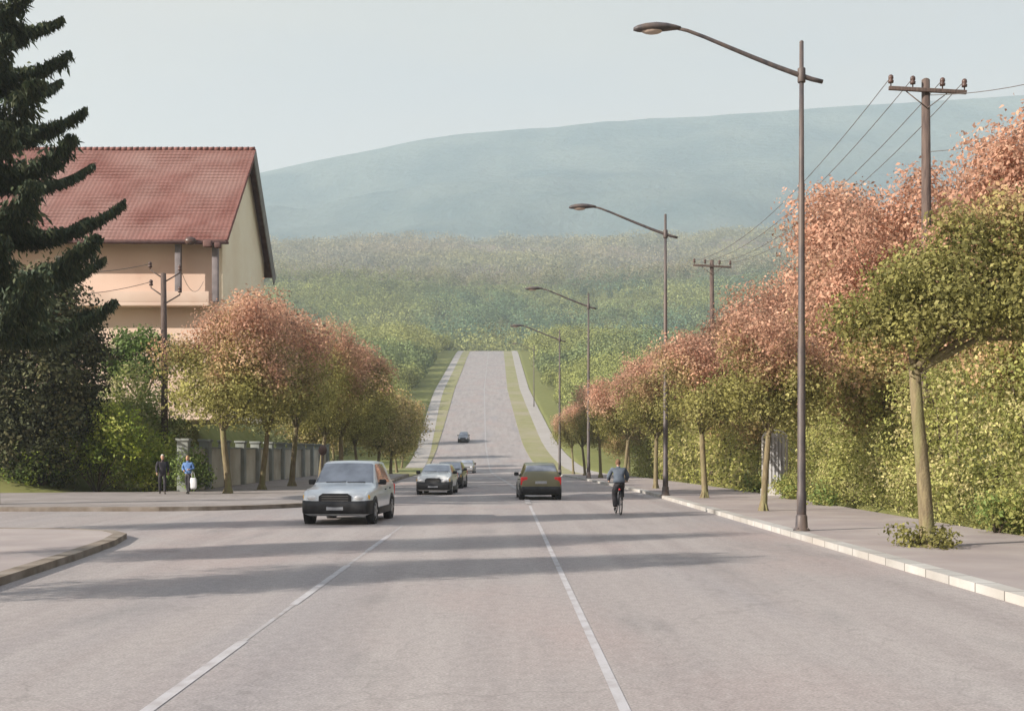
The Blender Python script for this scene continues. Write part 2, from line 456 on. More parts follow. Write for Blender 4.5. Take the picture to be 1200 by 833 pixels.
# ================================================================== ground sheet
def terrain_mat():
    m, nt, b = _new('terrain')
    tc = N(nt, 'ShaderNodeTexCoord')
    sp = N(nt, 'ShaderNodeSeparateXYZ'); nt.links.new(tc.outputs['Object'], sp.inputs['Vector'])
    n1 = N(nt, 'ShaderNodeTexNoise'); n1.inputs['Scale'].default_value = 0.9; n1.inputs['Detail'].default_value = 8
    nt.links.new(tc.outputs['Object'], n1.inputs['Vector'])
    g = N(nt, 'ShaderNodeMix', data_type='RGBA'); g.inputs['A'].default_value = (0.12, 0.14, 0.045, 1); g.inputs['B'].default_value = (0.22, 0.21, 0.09, 1)
    nt.links.new(n1.outputs['Fac'], g.inputs['Factor'])
    # far forested hills: big soft patches, brownish on the middle ridge, blue-green on the mountain
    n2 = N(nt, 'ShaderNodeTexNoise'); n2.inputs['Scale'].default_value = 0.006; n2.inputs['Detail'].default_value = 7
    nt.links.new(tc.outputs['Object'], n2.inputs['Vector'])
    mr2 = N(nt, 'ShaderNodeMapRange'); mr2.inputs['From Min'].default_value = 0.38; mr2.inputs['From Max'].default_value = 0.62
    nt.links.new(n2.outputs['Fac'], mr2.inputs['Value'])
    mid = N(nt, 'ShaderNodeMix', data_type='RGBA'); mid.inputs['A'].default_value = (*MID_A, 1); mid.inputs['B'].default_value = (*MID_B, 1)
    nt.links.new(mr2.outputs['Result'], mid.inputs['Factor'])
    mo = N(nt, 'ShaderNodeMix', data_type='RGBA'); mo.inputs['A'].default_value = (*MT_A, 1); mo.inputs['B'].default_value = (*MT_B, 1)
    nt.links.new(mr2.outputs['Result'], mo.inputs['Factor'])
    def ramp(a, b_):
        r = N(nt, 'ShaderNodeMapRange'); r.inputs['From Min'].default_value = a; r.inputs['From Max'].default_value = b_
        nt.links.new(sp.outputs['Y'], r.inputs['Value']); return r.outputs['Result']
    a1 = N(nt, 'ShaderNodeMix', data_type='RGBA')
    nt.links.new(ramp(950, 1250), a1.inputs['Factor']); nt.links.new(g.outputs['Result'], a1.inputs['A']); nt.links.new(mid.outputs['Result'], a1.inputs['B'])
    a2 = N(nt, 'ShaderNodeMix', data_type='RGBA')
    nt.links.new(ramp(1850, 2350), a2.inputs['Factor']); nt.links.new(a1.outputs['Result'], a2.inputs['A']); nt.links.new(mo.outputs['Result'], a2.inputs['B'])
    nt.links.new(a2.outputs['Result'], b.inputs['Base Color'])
    b.inputs['Roughness'].default_value = 1.0; b.inputs['Specular IOR Level'].default_value = 0.0
    nb = N(nt, 'ShaderNodeTexNoise'); nb.inputs['Scale'].default_value = 0.05; nb.inputs['Detail'].default_value = 8
    nt.links.new(tc.outputs['Object'], nb.inputs['Vector'])
    bp = N(nt, 'ShaderNodeBump'); bp.inputs['Strength'].default_value = 0.9; bp.inputs['Distance'].default_value = 9.0
    mul = N(nt, 'ShaderNodeMath', operation='MULTIPLY'); nt.links.new(nb.outputs['Fac'], mul.inputs[0]); nt.links.new(ramp(900, 1300), mul.inputs[1])
    nt.links.new(mul.outputs['Value'], bp.inputs['Height']); nt.links.new(bp.outputs['Normal'], b.inputs['Normal'])
    return m
xs = np.unique(np.concatenate([np.arange(-3650, -600, 75), np.arange(-600, -120, 20), np.arange(-120, -40, 5), np.arange(-40, 30, 0.5),
                               np.arange(30, 120, 5), np.arange(120, 600, 20), np.arange(600, 3651, 75)]))
ys = np.unique(np.concatenate([np.arange(-95, 0, 10), np.arange(0, 52, 2), np.arange(52, 56, 0.5), np.arange(56, 120, 2), np.arange(120, 560, 6), np.arange(560, 1200, 20), np.arange(1200, 4331, 45)]))
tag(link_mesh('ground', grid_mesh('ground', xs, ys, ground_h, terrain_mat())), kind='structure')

# ================================================================== road and pavements
def road_mat():
    m, nt, b = _new('asphalt')
    tc = N(nt, 'ShaderNodeTexCoord')
    def noise(scale, stretch, detail=6):
        mp = N(nt, 'ShaderNodeMapping'); mp.inputs['Scale'].default_value = stretch
        nt.links.new(tc.outputs['Object'], mp.inputs['Vector'])
        n = N(nt, 'ShaderNodeTexNoise'); n.inputs['Scale'].default_value = scale; n.inputs['Detail'].default_value = detail
        nt.links.new(mp.outputs['Vector'], n.inputs['Vector']); return n.outputs['Fac']
    def mr(v, a, c, lo=0.0, hi=1.0):
        r = N(nt, 'ShaderNodeMapRange'); r.inputs['From Min'].default_value = a; r.inputs['From Max'].default_value = c
        r.inputs['To Min'].default_value = lo; r.inputs['To Max'].default_value = hi
        nt.links.new(v, r.inputs['Value']); return r.outputs['Result']
    def mix(a, c, f):
        x = N(nt, 'ShaderNodeMix', data_type='RGBA')
        for v, s in ((a, 'A'), (c, 'B')):
            if isinstance(v, tuple): x.inputs[s].default_value = (*v, 1)
            else: nt.links.new(v, x.inputs[s])
        nt.links.new(f, x.inputs['Factor']); return x.outputs['Result']
    streak = noise(1.0, (1.3, 0.06, 1), 5)
    patch = noise(0.22, (1, 0.5, 1), 5)
    fine = noise(38, (1, 1, 1), 5)
    stain = noise(0.9, (1, 0.25, 1), 8)
    c = mix(ROAD_A, ROAD_B, mr(streak, 0.35, 0.65))
    c = mix(c, ROAD_C, mr(patch, 0.5, 0.68, 0, 0.75))
    grey = noise(0.35, (1.0, 0.12, 1), 4)
    c = mix(c, ROAD_D, mr(grey, 0.52, 0.7, 0, 0.6))
    mott = noise(9, (1, 0.6, 1), 6)
    c = mix(c, (0.17, 0.155, 0.15), mr(mott, 0.5, 0.75, 0, 0.30))
    c = mix(c, (0.36, 0.33, 0.315), mr(mott, 0.5, 0.28, 0, 0.35))
    c = mix(c, (0.15, 0.145, 0.145), mr(stain, 0.58, 0.74, 0, 0.45))
    sp = N(nt, 'ShaderNodeMix', data_type='RGBA', blend_type='MULTIPLY'); sp.inputs['Factor'].default_value = 1
    nt.links.new(c, sp.inputs['A'])
    cb = N(nt, 'ShaderNodeCombineColor'); v = mr(fine, 0.3, 0.7, 0.74, 1.2)
    for k in ('Red', 'Green', 'Blue'): nt.links.new(v, cb.inputs[k])
    nt.links.new(cb.outputs['Color'], sp.inputs['B'])
    # crack lines
    mpv = N(nt, 'ShaderNodeMapping'); mpv.inputs['Scale'].default_value = (0.35, 0.16, 1)
    dist = N(nt, 'ShaderNodeTexNoise'); dist.inputs['Scale'].default_value = 1.2; dist.inputs['Detail'].default_value = 6
    nt.links.new(tc.outputs['Object'], dist.inputs['Vector'])
    add = N(nt, 'ShaderNodeVectorMath', operation='MULTIPLY_ADD'); add.inputs[1].default_value = (1.6, 1.6, 0)
    nt.links.new(dist.outputs['Color'], add.inputs[0]); nt.links.new(tc.outputs['Object'], add.inputs[2])
    nt.links.new(add.outputs['Vector'], mpv.inputs['Vector'])
    vo = N(nt, 'ShaderNodeTexVoronoi', feature='DISTANCE_TO_EDGE'); vo.inputs['Scale'].default_value = 1.0
    nt.links.new(mpv.outputs['Vector'], vo.inputs['Vector'])
    ck = mr(vo.outputs['Distance'], 0.002, 0.007, 0.2, 0.0)
    c = mix(sp.outputs['Result'], (0.12, 0.11, 0.105), ck)
    nt.links.new(c, b.inputs['Base Color'])
    b.inputs['Roughness'].default_value = 0.85; b.inputs['Specular IOR Level'].default_value = 0.25
    bp = N(nt, 'ShaderNodeBump'); bp.inputs['Strength'].default_value = 0.35; bp.inputs['Distance'].default_value = 0.008
    nt.links.new(fine, bp.inputs['Height']); nt.links.new(bp.outputs['Normal'], b.inputs['Normal'])
    return m
M['road'] = road_mat()
def jointed(name, base):
    m = base.copy(); m.name = name; nt = m.node_tree; b = nt.nodes['Principled BSDF']
    src = b.inputs['Base Color'].links[0].from_socket
    tc = N(nt, 'ShaderNodeTexCoord'); sx = N(nt, 'ShaderNodeSeparateXYZ'); nt.links.new(tc.outputs['Object'], sx.inputs['Vector'])
    fr = N(nt, 'ShaderNodeMath', operation='FRACT'); nt.links.new(sx.outputs['Y'], fr.inputs[0])
    lt = N(nt, 'ShaderNodeMath', operation='LESS_THAN'); lt.inputs[1].default_value = 0.035; nt.links.new(fr.outputs['Value'], lt.inputs[0])
    fl = N(nt, 'ShaderNodeMath', operation='FLOOR'); nt.links.new(sx.outputs['Y'], fl.inputs[0])
    wn = N(nt, 'ShaderNodeTexWhiteNoise', noise_dimensions='1D'); nt.links.new(fl.outputs['Value'], wn.inputs['W'])
    r = N(nt, 'ShaderNodeMapRange'); r.inputs['To Min'].default_value = 0.84; r.inputs['To Max'].default_value = 1.06; nt.links.new(wn.outputs['Value'], r.inputs['Value'])
    cb = N(nt, 'ShaderNodeCombineColor')
    for k in ('Red', 'Green', 'Blue'): nt.links.new(r.outputs['Result'], cb.inputs[k])
    mu = N(nt, 'ShaderNodeMix', data_type='RGBA', blend_type='MULTIPLY'); mu.inputs['Factor'].default_value = 1
    nt.links.new(src, mu.inputs['A']); nt.links.new(cb.outputs['Color'], mu.inputs['B'])
    mx = N(nt, 'ShaderNodeMix', data_type='RGBA'); mx.inputs['B'].default_value = (0.13, 0.12, 0.11, 1)
    nt.links.new(mu.outputs['Result'], mx.inputs['A']); nt.links.new(lt.outputs['Value'], mx.inputs['Factor'])
    nt.links.new(mx.outputs['Result'], b.inputs['Base Color']); return m
M['kerb'] = jointed('kerb_stone', M['concrete'])
M['paving'] = noise_mat('paving', PAVE_A, PAVE_B, 0.9, 0.8, c3=PAVE_C, scale3=0.3, bump=0.3, bscale=30)
M['path'] = noise_mat('path', (0.30, 0.275, 0.25), (0.34, 0.31, 0.29), 0.9, 0.5)
M['paint'] = noise_mat('paint', (0.29, 0.265, 0.26), (0.40, 0.385, 0.395), 0.8, 5, (1, 0.6, 1), detail=12, lo=0.28, hi=0.58, bump=0.2)
M['paint_old'] = noise_mat('paint_old', (0.275, 0.25, 0.24), (0.345, 0.335, 0.345), 0.85, 5, (1, 0.6, 1), detail=12, lo=0.38, hi=0.66)
M['far_pave'] = noise_mat('far_pave', (0.26, 0.23, 0.215), (0.20, 0.18, 0.17), 0.9, 1.5, c3=(0.29, 0.26, 0.25), scale3=0.4, bump=0.3)

def strip(name, ds, o0, o1, dz, mat, thick=0.0, kind='structure', parent=None):
    """a ribbon along the road between sideways offsets o0 and o1 (numbers or functions of d)"""
    ds = np.asarray(ds, float)
    f0 = np.array([o0(d) if callable(o0) else o0 for d in ds]); f1 = np.array([o1(d) if callable(o1) else o1 for d in ds])
    x0 = xc(ds) + f0; x1 = xc(ds) + f1; z = prof(ds) + dz
    mb = MB(); n = len(ds)
    vs = [(x0[i], ds[i], z[i]) for i in range(n)] + [(x1[i], ds[i], z[i]) for i in range(n)]
    fs = [(i, n + i, n + i + 1, i + 1) for i in range(n - 1)]
    if thick > 0:
        b = 2 * n
        vs += [(x0[i], ds[i], z[i] - thick) for i in range(n)] + [(x1[i], ds[i], z[i] - thick) for i in range(n)]
        fs += [(b + i, i, i + 1, b + i + 1) for i in range(n - 1)] + [(n + i, b + n + i, b + n + i + 1, n + i + 1) for i in range(n - 1)]
        fs += [(0, b, b + n, n), (n - 1, 2 * n - 1, b + 2 * n - 1, b + n - 1)]
    mb.add(vs, fs, 0, False)
    o = mb.build(name, mat, parent)
    if kind: tag(o, kind=kind)
    return o

D_ALL = np.concatenate([np.arange(-30, 120, 5.0), np.arange(120, 262, 3.5), np.arange(262, 535, 6.0)])
strip('road', D_ALL, -6.6, 6.6, 0.0, M['road'])
# side street joining from the left (a sheet just under the main road)
sr = MB(); sr.add([(-60, 24, -0.004), (-5.5, 24, -0.004), (-5.5, 52, -0.004), (-60, 52, -0.004)], [(0, 1, 2, 3)])
tag(sr.build('side_street', M['road']), kind='structure')
sr2 = MB(); sr2.add([(-9.6, -30, -0.008), (-5.6, -30, -0.008), (-5.6, 30, -0.008), (-9.6, 30, -0.008)], [(0, 1, 2, 3)])
tag(sr2.build('road_edge', M['road']), kind='structure')
# right pavement and its kerb
dn = D_ALL[D_ALL <= 112]
strip('right_kerb', dn, 6.6, 6.92, 0.13, M['kerb'], 0.5)
strip('right_pavement', dn, 6.92, 11.4, 0.127, M['paving'], 0.5)
# hill part: verges and footpaths each side
dh = D_ALL[D_ALL >= 108]
taper = lambda a, b_: (lambda d: a + (b_ - a) * float(sst(110, 135, d)))
strip('right_verge', dh, 6.6, 9.7, 0.06, M['verge'], 0.5)
strip('right_footpath', dh, 9.7, 12.0, 0.075, M['path'], 0.5)
dl = D_ALL[D_ALL >= 139]
strip('left_roadside', D_ALL[(D_ALL >= 99) & (D_ALL <= 143)], -15.2, -6.6, 0.056, M['grass'], 0.5)
vl = lambda d: -7.0 - 2.2 * float(sst(130, 300, d))
strip('left_verge', dl, vl, -6.6, 0.06, M['verge'], 0.5)
strip('left_footpath', dl, lambda d: vl(d) - 2.2, vl, 0.075, M['path'], 0.5)
# left pavement round the corner of the side street
def arc(cx, cy, r, a0, a1, n):
    return [(cx + r * math.cos(rad(a0 + (a1 - a0) * i / n)), cy + r * math.sin(rad(a0 + (a1 - a0) * i / n))) for i in range(n + 1)]
edge = [(-60.0, 40.0), (-14.5, 40.0)] + arc(-12.6, 46.0, 6.0, -90, 0, 10)[1:] + [(float(xc(d)) - 6.6, float(d)) for d in (52, 58, 65, 75, 85, 92, 100)]
def inset(poly, w_):
    out = []
    for i, p in enumerate(poly):
        a = Vector(poly[max(0, i - 1)]); c = Vector(poly[min(len(poly) - 1, i + 1)])
        t = (c - a).normalized(); nrm = Vector((-t.y, t.x))
        out.append((p[0] + nrm.x * w_, p[1] + nrm.y * w_))
    return out
def ribbon_poly(name, e0, e1, z1, depth, mat):
    n = len(e0); mb = MB()
    vs = [(x, y, z1) for x, y in e0] + [(x, y, z1) for x, y in e1] + [(x, y, z1 - depth) for x, y in e0] + [(x, y, z1 - depth) for x, y in e1]
    fs = [(i, i + 1, n + i + 1, n + i) for i in range(n - 1)] + [(2 * n + i, 2 * n + i + 1, i + 1, i) for i in range(n - 1)] + [(n + i, n + i + 1, 3 * n + i + 1, 3 * n + i) for i in range(n - 1)]
    mb.add(vs, fs); return tag(mb.build(name, mat), kind='structure')
e_in = inset(edge, 0.32)
ribbon_poly('left_kerb', edge, e_in, 0.14, 0.5, M['kerb_dark'])
back = [(-60.0, 55.0), (-16.6, 55.0), (-15.9, 56.5), (-15.6, 60), (-15.6, 100)]
pm = MB(); pm.prism(e_in + back[::-1], -0.4, 0.137)
tag(pm.build('left_pavement', M['far_pave']), kind='structure')
# near-left corner pavement
ce = [(-7.15, -30.0), (-7.2, 5), (-7.35, 13), (-7.5, 17), (-7.95, 22), (-8.35, 25.5), (-8.75, 27.5), (-9.4, 28.6), (-10.6, 29.3), (-14, 29.9), (-24, 30.6), (-60, 31.5)]
ci = inset(ce, 0.30)
ribbon_poly('near_kerb', ce, ci, 0.12, 0.5, M['kerb_dark'])
pm = MB(); pm.prism(ci + [(-60, -30)], -0.4, 0.117)
tag(pm.build('corner_pavement', M['paving']), kind='structure')
# painted lines
strip('centre_line', np.concatenate([np.arange(-20, 40.1, 4.0), [44]]), 0.785, 0.875, 0.004, M['paint'])
strip('far_centre_line', D_ALL[D_ALL >= 45], 0.70, 0.92, 0.02, M['paint_old'])
strip('lane_line', np.arange(2, 33, 2.0), -2.89, -2.83, 0.003, M['paint_old'])
for k, (a, b_) in enumerate(((9.0, 12.6), (15.6, 21.0), (24.0, 28.5))):
    strip('lane_dash', np.linspace(a, b_, 4), -2.915, -2.805, 0.005, M['paint'])
# ================================================================== street lamps (arm reaches to the left over the road)
def make_lamp(label):
    t = thing('street_lamp', label, 'street lamp', (0, 0, 0), 0, 'street lamps along the right kerb')
    mb = MB()
    mb.tube([(0, 0, 0), (0, 0, 0.9), (0, 0, 0.95), (0, 0, 4.5), (0, 0, 4.55), (0, 0, 8.2), (0, 0, 8.25), (0, 0, 11.55)],
            [0.115, 0.115, 0.10, 0.092, 0.082, 0.074, 0.064, 0.05], 12)
    mb.sphere((0, 0, 11.55), 0.052, 10)
    mb.build('pole', M['lamp_steel'], t)
    mb = MB(); mb.lathe([(0.20, 0), (0.20, 0.03), (0.15, 0.05), (0.135, 0.34), (0.115, 0.38)], n=14)
    for k in range(4):
        a = PI / 4 + k * PI / 2
        mb.lathe([(0.02, 0.03), (0.02, 0.07)], (0.17 * math.cos(a), 0.17 * math.sin(a), 0), 6)
    mb.build('base_plate', M['lamp_steel'], t)
    arm = [(0.50, 0, 10.62), (0.25, 0, 10.68), (0.0, 0, 10.76), (-0.6, 0, 10.98), (-1.2, 0, 11.22), (-1.8, 0, 11.47), (-2.3, 0, 11.68), (-2.7, 0, 11.83), (-3.0, 0, 11.90)]
    mb = MB(); mb.tube(arm, [0.05, 0.055, 0.06, 0.056, 0.052, 0.047, 0.043, 0.04, 0.04], 10)
    a_ = mb.build('arm', M['lamp_steel'], t)
    mb = MB(); mb.lathe([(0.085, 10.60), (0.095, 10.62), (0.095, 10.92), (0.085, 10.94)], n=12)
    mb.build('clamp', M['lamp_steel'], a_)
    # cobra head: lofted shell tapering to the tip
    st = [(-2.86, .045, .045, 11.885), (-3.02, .085, .075, 11.90), (-3.2, .14, .105, 11.905), (-3.45, .175, .125, 11.90), (-3.7, .165, .115, 11.885), (-3.88, .12, .085, 11.87), (-3.98, .05, .045, 11.86)]
    vs = []; n = 14
    for (x, ry, rz_, zc) in st:
        for k in range(n):
            a = 2 * PI * k / n
            zz = math.sin(a) * rz_
            if zz < 0: zz *= 0.75
            vs.append((x, math.cos(a) * ry, zc + zz))
    fs = [(i * n + k, i * n + (k + 1) % n, (i + 1) * n + (k + 1) % n, (i + 1) * n + k) for i in range(len(st) - 1) for k in range(n)]
    fs += [tuple(range(n)), tuple((len(st) - 1) * n + k for k in range(n))]
    mb = MB(); mb.add(vs, fs, 0, True)
    h = mb.build('lamp_head', M['lamp_steel'], t)
    mb = MB(); mb.sphere((-3.55, 0, 11.835), 0.1, 14, sc=(2.6, 1.25, 0.95))
    mb.build('lamp_glass', M['lamp_glass'], h)
    return t
lamp = make_lamp('tall dark lamp post nearest the viewer, rising from the kerb left of the big tree')
lamp.location = (6.98, 28.3, 0.13)
for (x, y, s, lab) in ((6.77, 51.0, 1.035, 'dark lamp post on the kerb just right of the cyclist, second nearest'),
                       (5.74, 84.0, 1.12, 'slim lamp post in front of the pink treetops, third from the viewer'),
                       (4.95, 112.0, 1.17, 'thin small lamp post standing at the foot of the hill road'),
                       (5.7, 252.0, 1.15, 'tiny farthest lamp post near the top of the hill road')):
    dup(lamp, (x, y, G(x, y) + 0.05 if y > 200 else (0.13 if y < 100 else float(prof(y)) + 0.07)), 0, lab, s)

# ================================================================== utility poles
def insulator(mb, x, y, z, s=1.0):
    mb.lathe([(0.018 * s, z), (0.018 * s, z + 0.1 * s), (0.075 * s, z + 0.1 * s), (0.08 * s, z + 0.16 * s), (0.05 * s, z + 0.19 * s), (0.075 * s, z + 0.22 * s), (0.07 * s, z + 0.29 * s), (0.03 * s, z + 0.33 * s)], (x, y, 0), 10)
def make_tpole(label):
    t = thing('utility_pole', label, 'utility pole', (0, 0, 0), 0, 'utility poles in the right tree row')
    mb = MB(); mb.tube([(0, 0, -0.3), (0, 0, 4), (0.02, 0, 8), (0, 0, 12.42)], [0.17, 0.155, 0.14, 0.115], 12)
    mb.sphere((0, 0, 12.42), 0.115, 10, sc=(1, 1, 0.6)); mb.build('pole', M['pole_wood'], t)
    mb = MB(); mb.box((0, -0.16, 12.1), (2.2, 0.09, 0.11), bev=0.012, M=Matrix.Rotation(0.055, 4, 'Y'))
    ca = mb.build('crossarm', M['pole_wood'], t)
    for x in (-1.04, -0.42, 0.42, 1.04):
        mb = MB(); insulator(mb, x, -0.16, 12.15 - x * 0.055, 1.0); mb.build('insulator', M['ceramic'], ca)
    mb = MB(); mb.tube([(-0.6, -0.13, 12.08), (0, -0.13, 11.6)], 0.016, 6); mb.tube([(0.6, -0.13, 12.05), (0, -0.13, 11.6)], 0.016, 6)
    mb.build('brace', M['lamp_steel'], t)
    return t
tp = make_tpole('big wooden utility pole with four insulators above the pink treetops at upper right')
tp.location = (12.62, 36.0, 0); tp.scale = (1.06, 1.06, 1.06)
tp2 = dup(tp, (12.35, 72.0, 0.55), 0, 'smaller distant utility pole with a crossarm against the green hills', 1.04)

def wire(pts_a, pts_b, sag, label, group, r=0.013):
    a = Vector(pts_a); b = Vector(pts_b); n = 18
    pts = []
    for i in range(n + 1):
        t = i / n; p = a.lerp(b, t); p.z -= sag * 4 * t * (1 - t); pts.append(p)
    mb = MB(); mb.tube(pts, r, 5)
    return tag(mb.build('overhead_wire', M['wire']), label, 'wire', group)
for x in (-1.04, -0.42, 0.42, 1.04):
    wire((12.62 + x * 1.06, 35.83, 13.16 - x * .058), (12.35 + x * 1.04, 71.8, 13.4 - x * .057), 1.1,
         'thin dark wire strung between the two utility poles of the right tree row', 'wires between the right utility poles')
wire((12.72, 35.9, 12.7), (17.5, 27.0, 12.6), 0.62, 'slack upper wire running from the big utility pole to the right edge', 'wires leaving to the right', 0.012)
wire((12.72, 35.9, 11.0), (18.0, 28.0, 11.6), 0.5, 'slack lower wire running from the big utility pole over pink treetops to the right', 'wires leaving to the right', 0.012)

# left pole with short double arms
t = thing('utility_pole', 'dark wooden utility pole with splayed short arms before the peach house wall', 'utility pole', (-17.2, 60.0, 0.1))
mb = MB(); mb.tube([(0, 0, -0.2), (0.0, 0, 6), (-0.05, 0, 10.8)], [0.18, 0.165, 0.14], 12); mb.sphere((-0.05, 0, 10.8), 0.14, 10, sc=(1, 1, 0.5))
mb.build('pole', M['pole_wood'], t)
left_ins = []
for (z, sx, lx) in ((10.75, -1, 0.75), (9.85, -1, 0.7), (10.6, 1, 0.75), (9.5, 1, 0.75)):
    mb = MB(); p1 = (sx * lx, 0.1, z + (0.28 if sx < 0 else 0.28)); mb.tube([(0, 0, z - 0.2), p1], 0.035, 8)
    a_ = mb.build('arm', M['pole_wood'], t)
    mb = MB(); insulator(mb, p1[0], p1[1], p1[2] - 0.02, 1.3); mb.build('insulator', M['ceramic'], a_)
    left_ins.append((-17.2 + p1[0], 60.1, 0.1 + p1[2] + 0.3))
G_ = 'wires from the left utility pole'
wire(left_ins[0], (-24.0, 57.0, 10.9), 0.4, 'dark wire sloping down left from the upper arm of the left pole', G_, 0.016)
wire(left_ins[1], (-24.2, 56.8, 9.6), 0.4, 'dark wire sloping down left from the lower arm of the left pole', G_, 0.016)
wire(left_ins[2], (-18.6, 73.2, 12.4), 0.9, 'wire running from the left pole back to the house corner', G_, 0.014)

# ================================================================== house with the red roof
M['tile'] = noise_mat('roof_tile', (0.145, 0.056, 0.044), (0.205, 0.096, 0.08), 0.85, 0.55, c3=(0.235, 0.14, 0.12), scale3=0.22, bump=0.4)
M['tile_ridge'] = noise_mat('ridge_tile', (0.15, 0.06, 0.05), (0.22, 0.10, 0.085), 0.85, 2)
M['peach'] = noise_mat('peach_plaster', (0.66, 0.49, 0.39), (0.72, 0.57, 0.47), 0.9, 0.7, c3=(0.58, 0.41, 0.32), scale3=0.35, bump=0.15)
M['cream'] = noise_mat('cream_plaster', (0.80, 0.71, 0.54), (0.84, 0.76, 0.60), 0.9, 0.5, c3=(0.74, 0.62, 0.45), scale3=0.3, bump=0.15)
M['soffit'] = noise_mat('soffit_wood', (0.10, 0.05, 0.045), (0.15, 0.08, 0.07), 0.8, 3)
M['greyboard'] = noise_mat('grey_board', (0.17, 0.165, 0.16), (0.23, 0.22, 0.21), 0.85, 2, (1, 1, 0.3))
M['glass_dark'] = noise_mat('window_glass', (0.05, 0.06, 0.07), (0.09, 0.10, 0.11), 0.08, 0.5, spec=0.6)
M['white_frame'] = noise_mat('white_frame', (0.55, 0.54, 0.5), (0.64, 0.62, 0.58), 0.5, 3)
M['post_grey'] = noise_mat('post_grey', (0.17, 0.15, 0.155), (0.24, 0.21, 0.215), 0.85, 2)

XR, XL = -17.3, -46.0         # gable plane on the road side, far left end
YF, YR, YB = 73.5, 82.0, 89.0 # front eave, ridge, back eave
ZE, ZR = 15.0, 22.7
hs = thing('house', 'peach plastered house with a big red tiled gable roof behind the spruce', 'house', (-31, 80, 4.8))
HL = Vector(hs.location)
def H(mb, name, m, parent=hs):
    o = mb.build(name, m, parent)
    if parent is hs: o.matrix_parent_inverse = Matrix.Translation(-HL)
    return o
# walls: front wall set back under a deep eave, gable wall a little inside the verge
wy = YF + 1.45; wx = XR - 0.55
mb = MB()
mb.add([(XL + .6, wy, 4.0), (wx - .25, wy, 4.0), (wx - .25, wy, 15.9), (XL + .6, wy, 15.9)], [(0, 1, 2, 3)])
H(mb, 'front_wall', M['peach'])
sl = (ZR - ZE) / (YR - YF); sb = (ZR - ZE) / (YB - YR)
mb = MB()
g0 = wy; z0 = ZE + sl * (g0 - YF) - 0.35
gy = [(g0 - .003, 4.0), (YB - 1.2, 4.0), (YB - 1.2, ZE + sb * 1.2 - 0.35), (YR, ZR - 0.4), (g0 - .003, z0)]
vs = [(wx, y, z) for y, z in gy] + [(wx - .25, y, z) for y, z in gy]; n = 5
mb.add(vs, [tuple(range(n)), tuple(range(2 * n - 1, n - 1, -1))] + [(i, (i + 1) % n, n + (i + 1) % n, n + i) for i in range(n)])
H(mb, 'gable_wall', M['cream'])
mb = MB(); mb.box(((XL + wx) / 2 - .3, YB - 1.35, 10), (wx - XL - 1.2, 0.3, 12)); mb.box((XL + .75, (wy + YB) / 2 - .6, 10), (0.3, YB - wy - 2.2, 12)); H(mb, 'rear_wall', M['cream'])
# roof: rows of pan tiles as a rippled sheet
def roof_sheet(y0, z0, y1, z1, xl, xr):
    nx = int((xr - xl) / 0.14); ny = 30
    vs = []; fs = []
    dy, dz = y1 - y0, z1 - z0; L_ = math.hypot(dy, dz); ny_, nz_ = -dz / L_, dy / L_
    if nz_ < 0: ny_, nz_ = -ny_, -nz_
    for j in range(ny * 2 + 1):
        row = j // 2; t = (row + (j % 2) * 0.999) / ny
        if j == ny * 2: t = 1.0
        lift = 0.05 if j % 2 == 0 else 0.0
        for i in range(nx + 1):
            x = xl + (xr - xl) * i / nx
            h = 0.008 * math.cos(i * PI) + lift * .35 + 0.02 * math.sin(x * 0.9) * math.sin(row * 0.6)
            vs.append((x, y0 + dy * t + ny_ * h, z0 + dz * t + nz_ * h))
    w_ = nx + 1
    for j in range(ny * 2):
        for i in range(nx): fs.append((j * w_ + i, j * w_ + i + 1, (j + 1) * w_ + i + 1, (j + 1) * w_ + i))
    return vs, fs
mb = MB()
for a in (roof_sheet(YF, ZE, YR, ZR, XL, XR), roof_sheet(YB, ZE, YR, ZR, XL, XR)): mb.add(*a)
roof = H(mb, 'roof', M['tile'])
mb = MB()
for k in range(72):
    x = XL + (XR - XL) * k / 72
    mb.tube([(x, YR, ZR + 0.03), (x + 0.41, YR, ZR + 0.05)], [0.13, 0.15], 10)
mb.build('ridge', M['tile_ridge'], roof)
mb = MB()
mb.add([(XL, YF, ZE - .09), (XR, YF, ZE - .09), (XR, YR, ZR - .15), (XL, YR, ZR - .15), (XL, YB, ZE - .09), (XR, YB, ZE - .09)], [(0, 1, 2, 3), (3, 2, 5, 4)])
mb.box(((XL + XR) / 2, YF - 0.02, ZE - 0.10), (XR - XL, 0.05, 0.24), bev=.008)
mb.build('eave', M['soffit'], roof)
# broad grey bargeboards on the verge
def board(y0, z0, y1, z1, wdt, x):
    mb = MB(); d = Vector((0, y1 - y0, z1 - z0)); L_ = d.length; d.normalize(); nrm = Vector((0, -d.z, d.y))
    if nrm.z > 0: nrm = -nrm
    p = [Vector((x, y0, z0)), Vector((x, y1, z1))]
    vs = [p[0], p[1], p[1] + nrm * wdt, p[0] + nrm * wdt]; vs = vs + [v + Vector((0.07, 0, 0)) for v in vs]
    mb.add(vs, [(3, 2, 1, 0), (4, 5, 6, 7), (0, 1, 5, 4), (1, 2, 6, 5), (2, 3, 7, 6), (3, 0, 4, 7)]); return mb
H(board(YF - .05, ZE + .02, YR, ZR + .02, 0.28, XR + .01), 'bargeboard', M['tile_ridge'])
H(board(YR, ZR + .02, YB + .1, ZE - .04, 0.95, XR + .013), 'bargeboard', M['greyboard'])
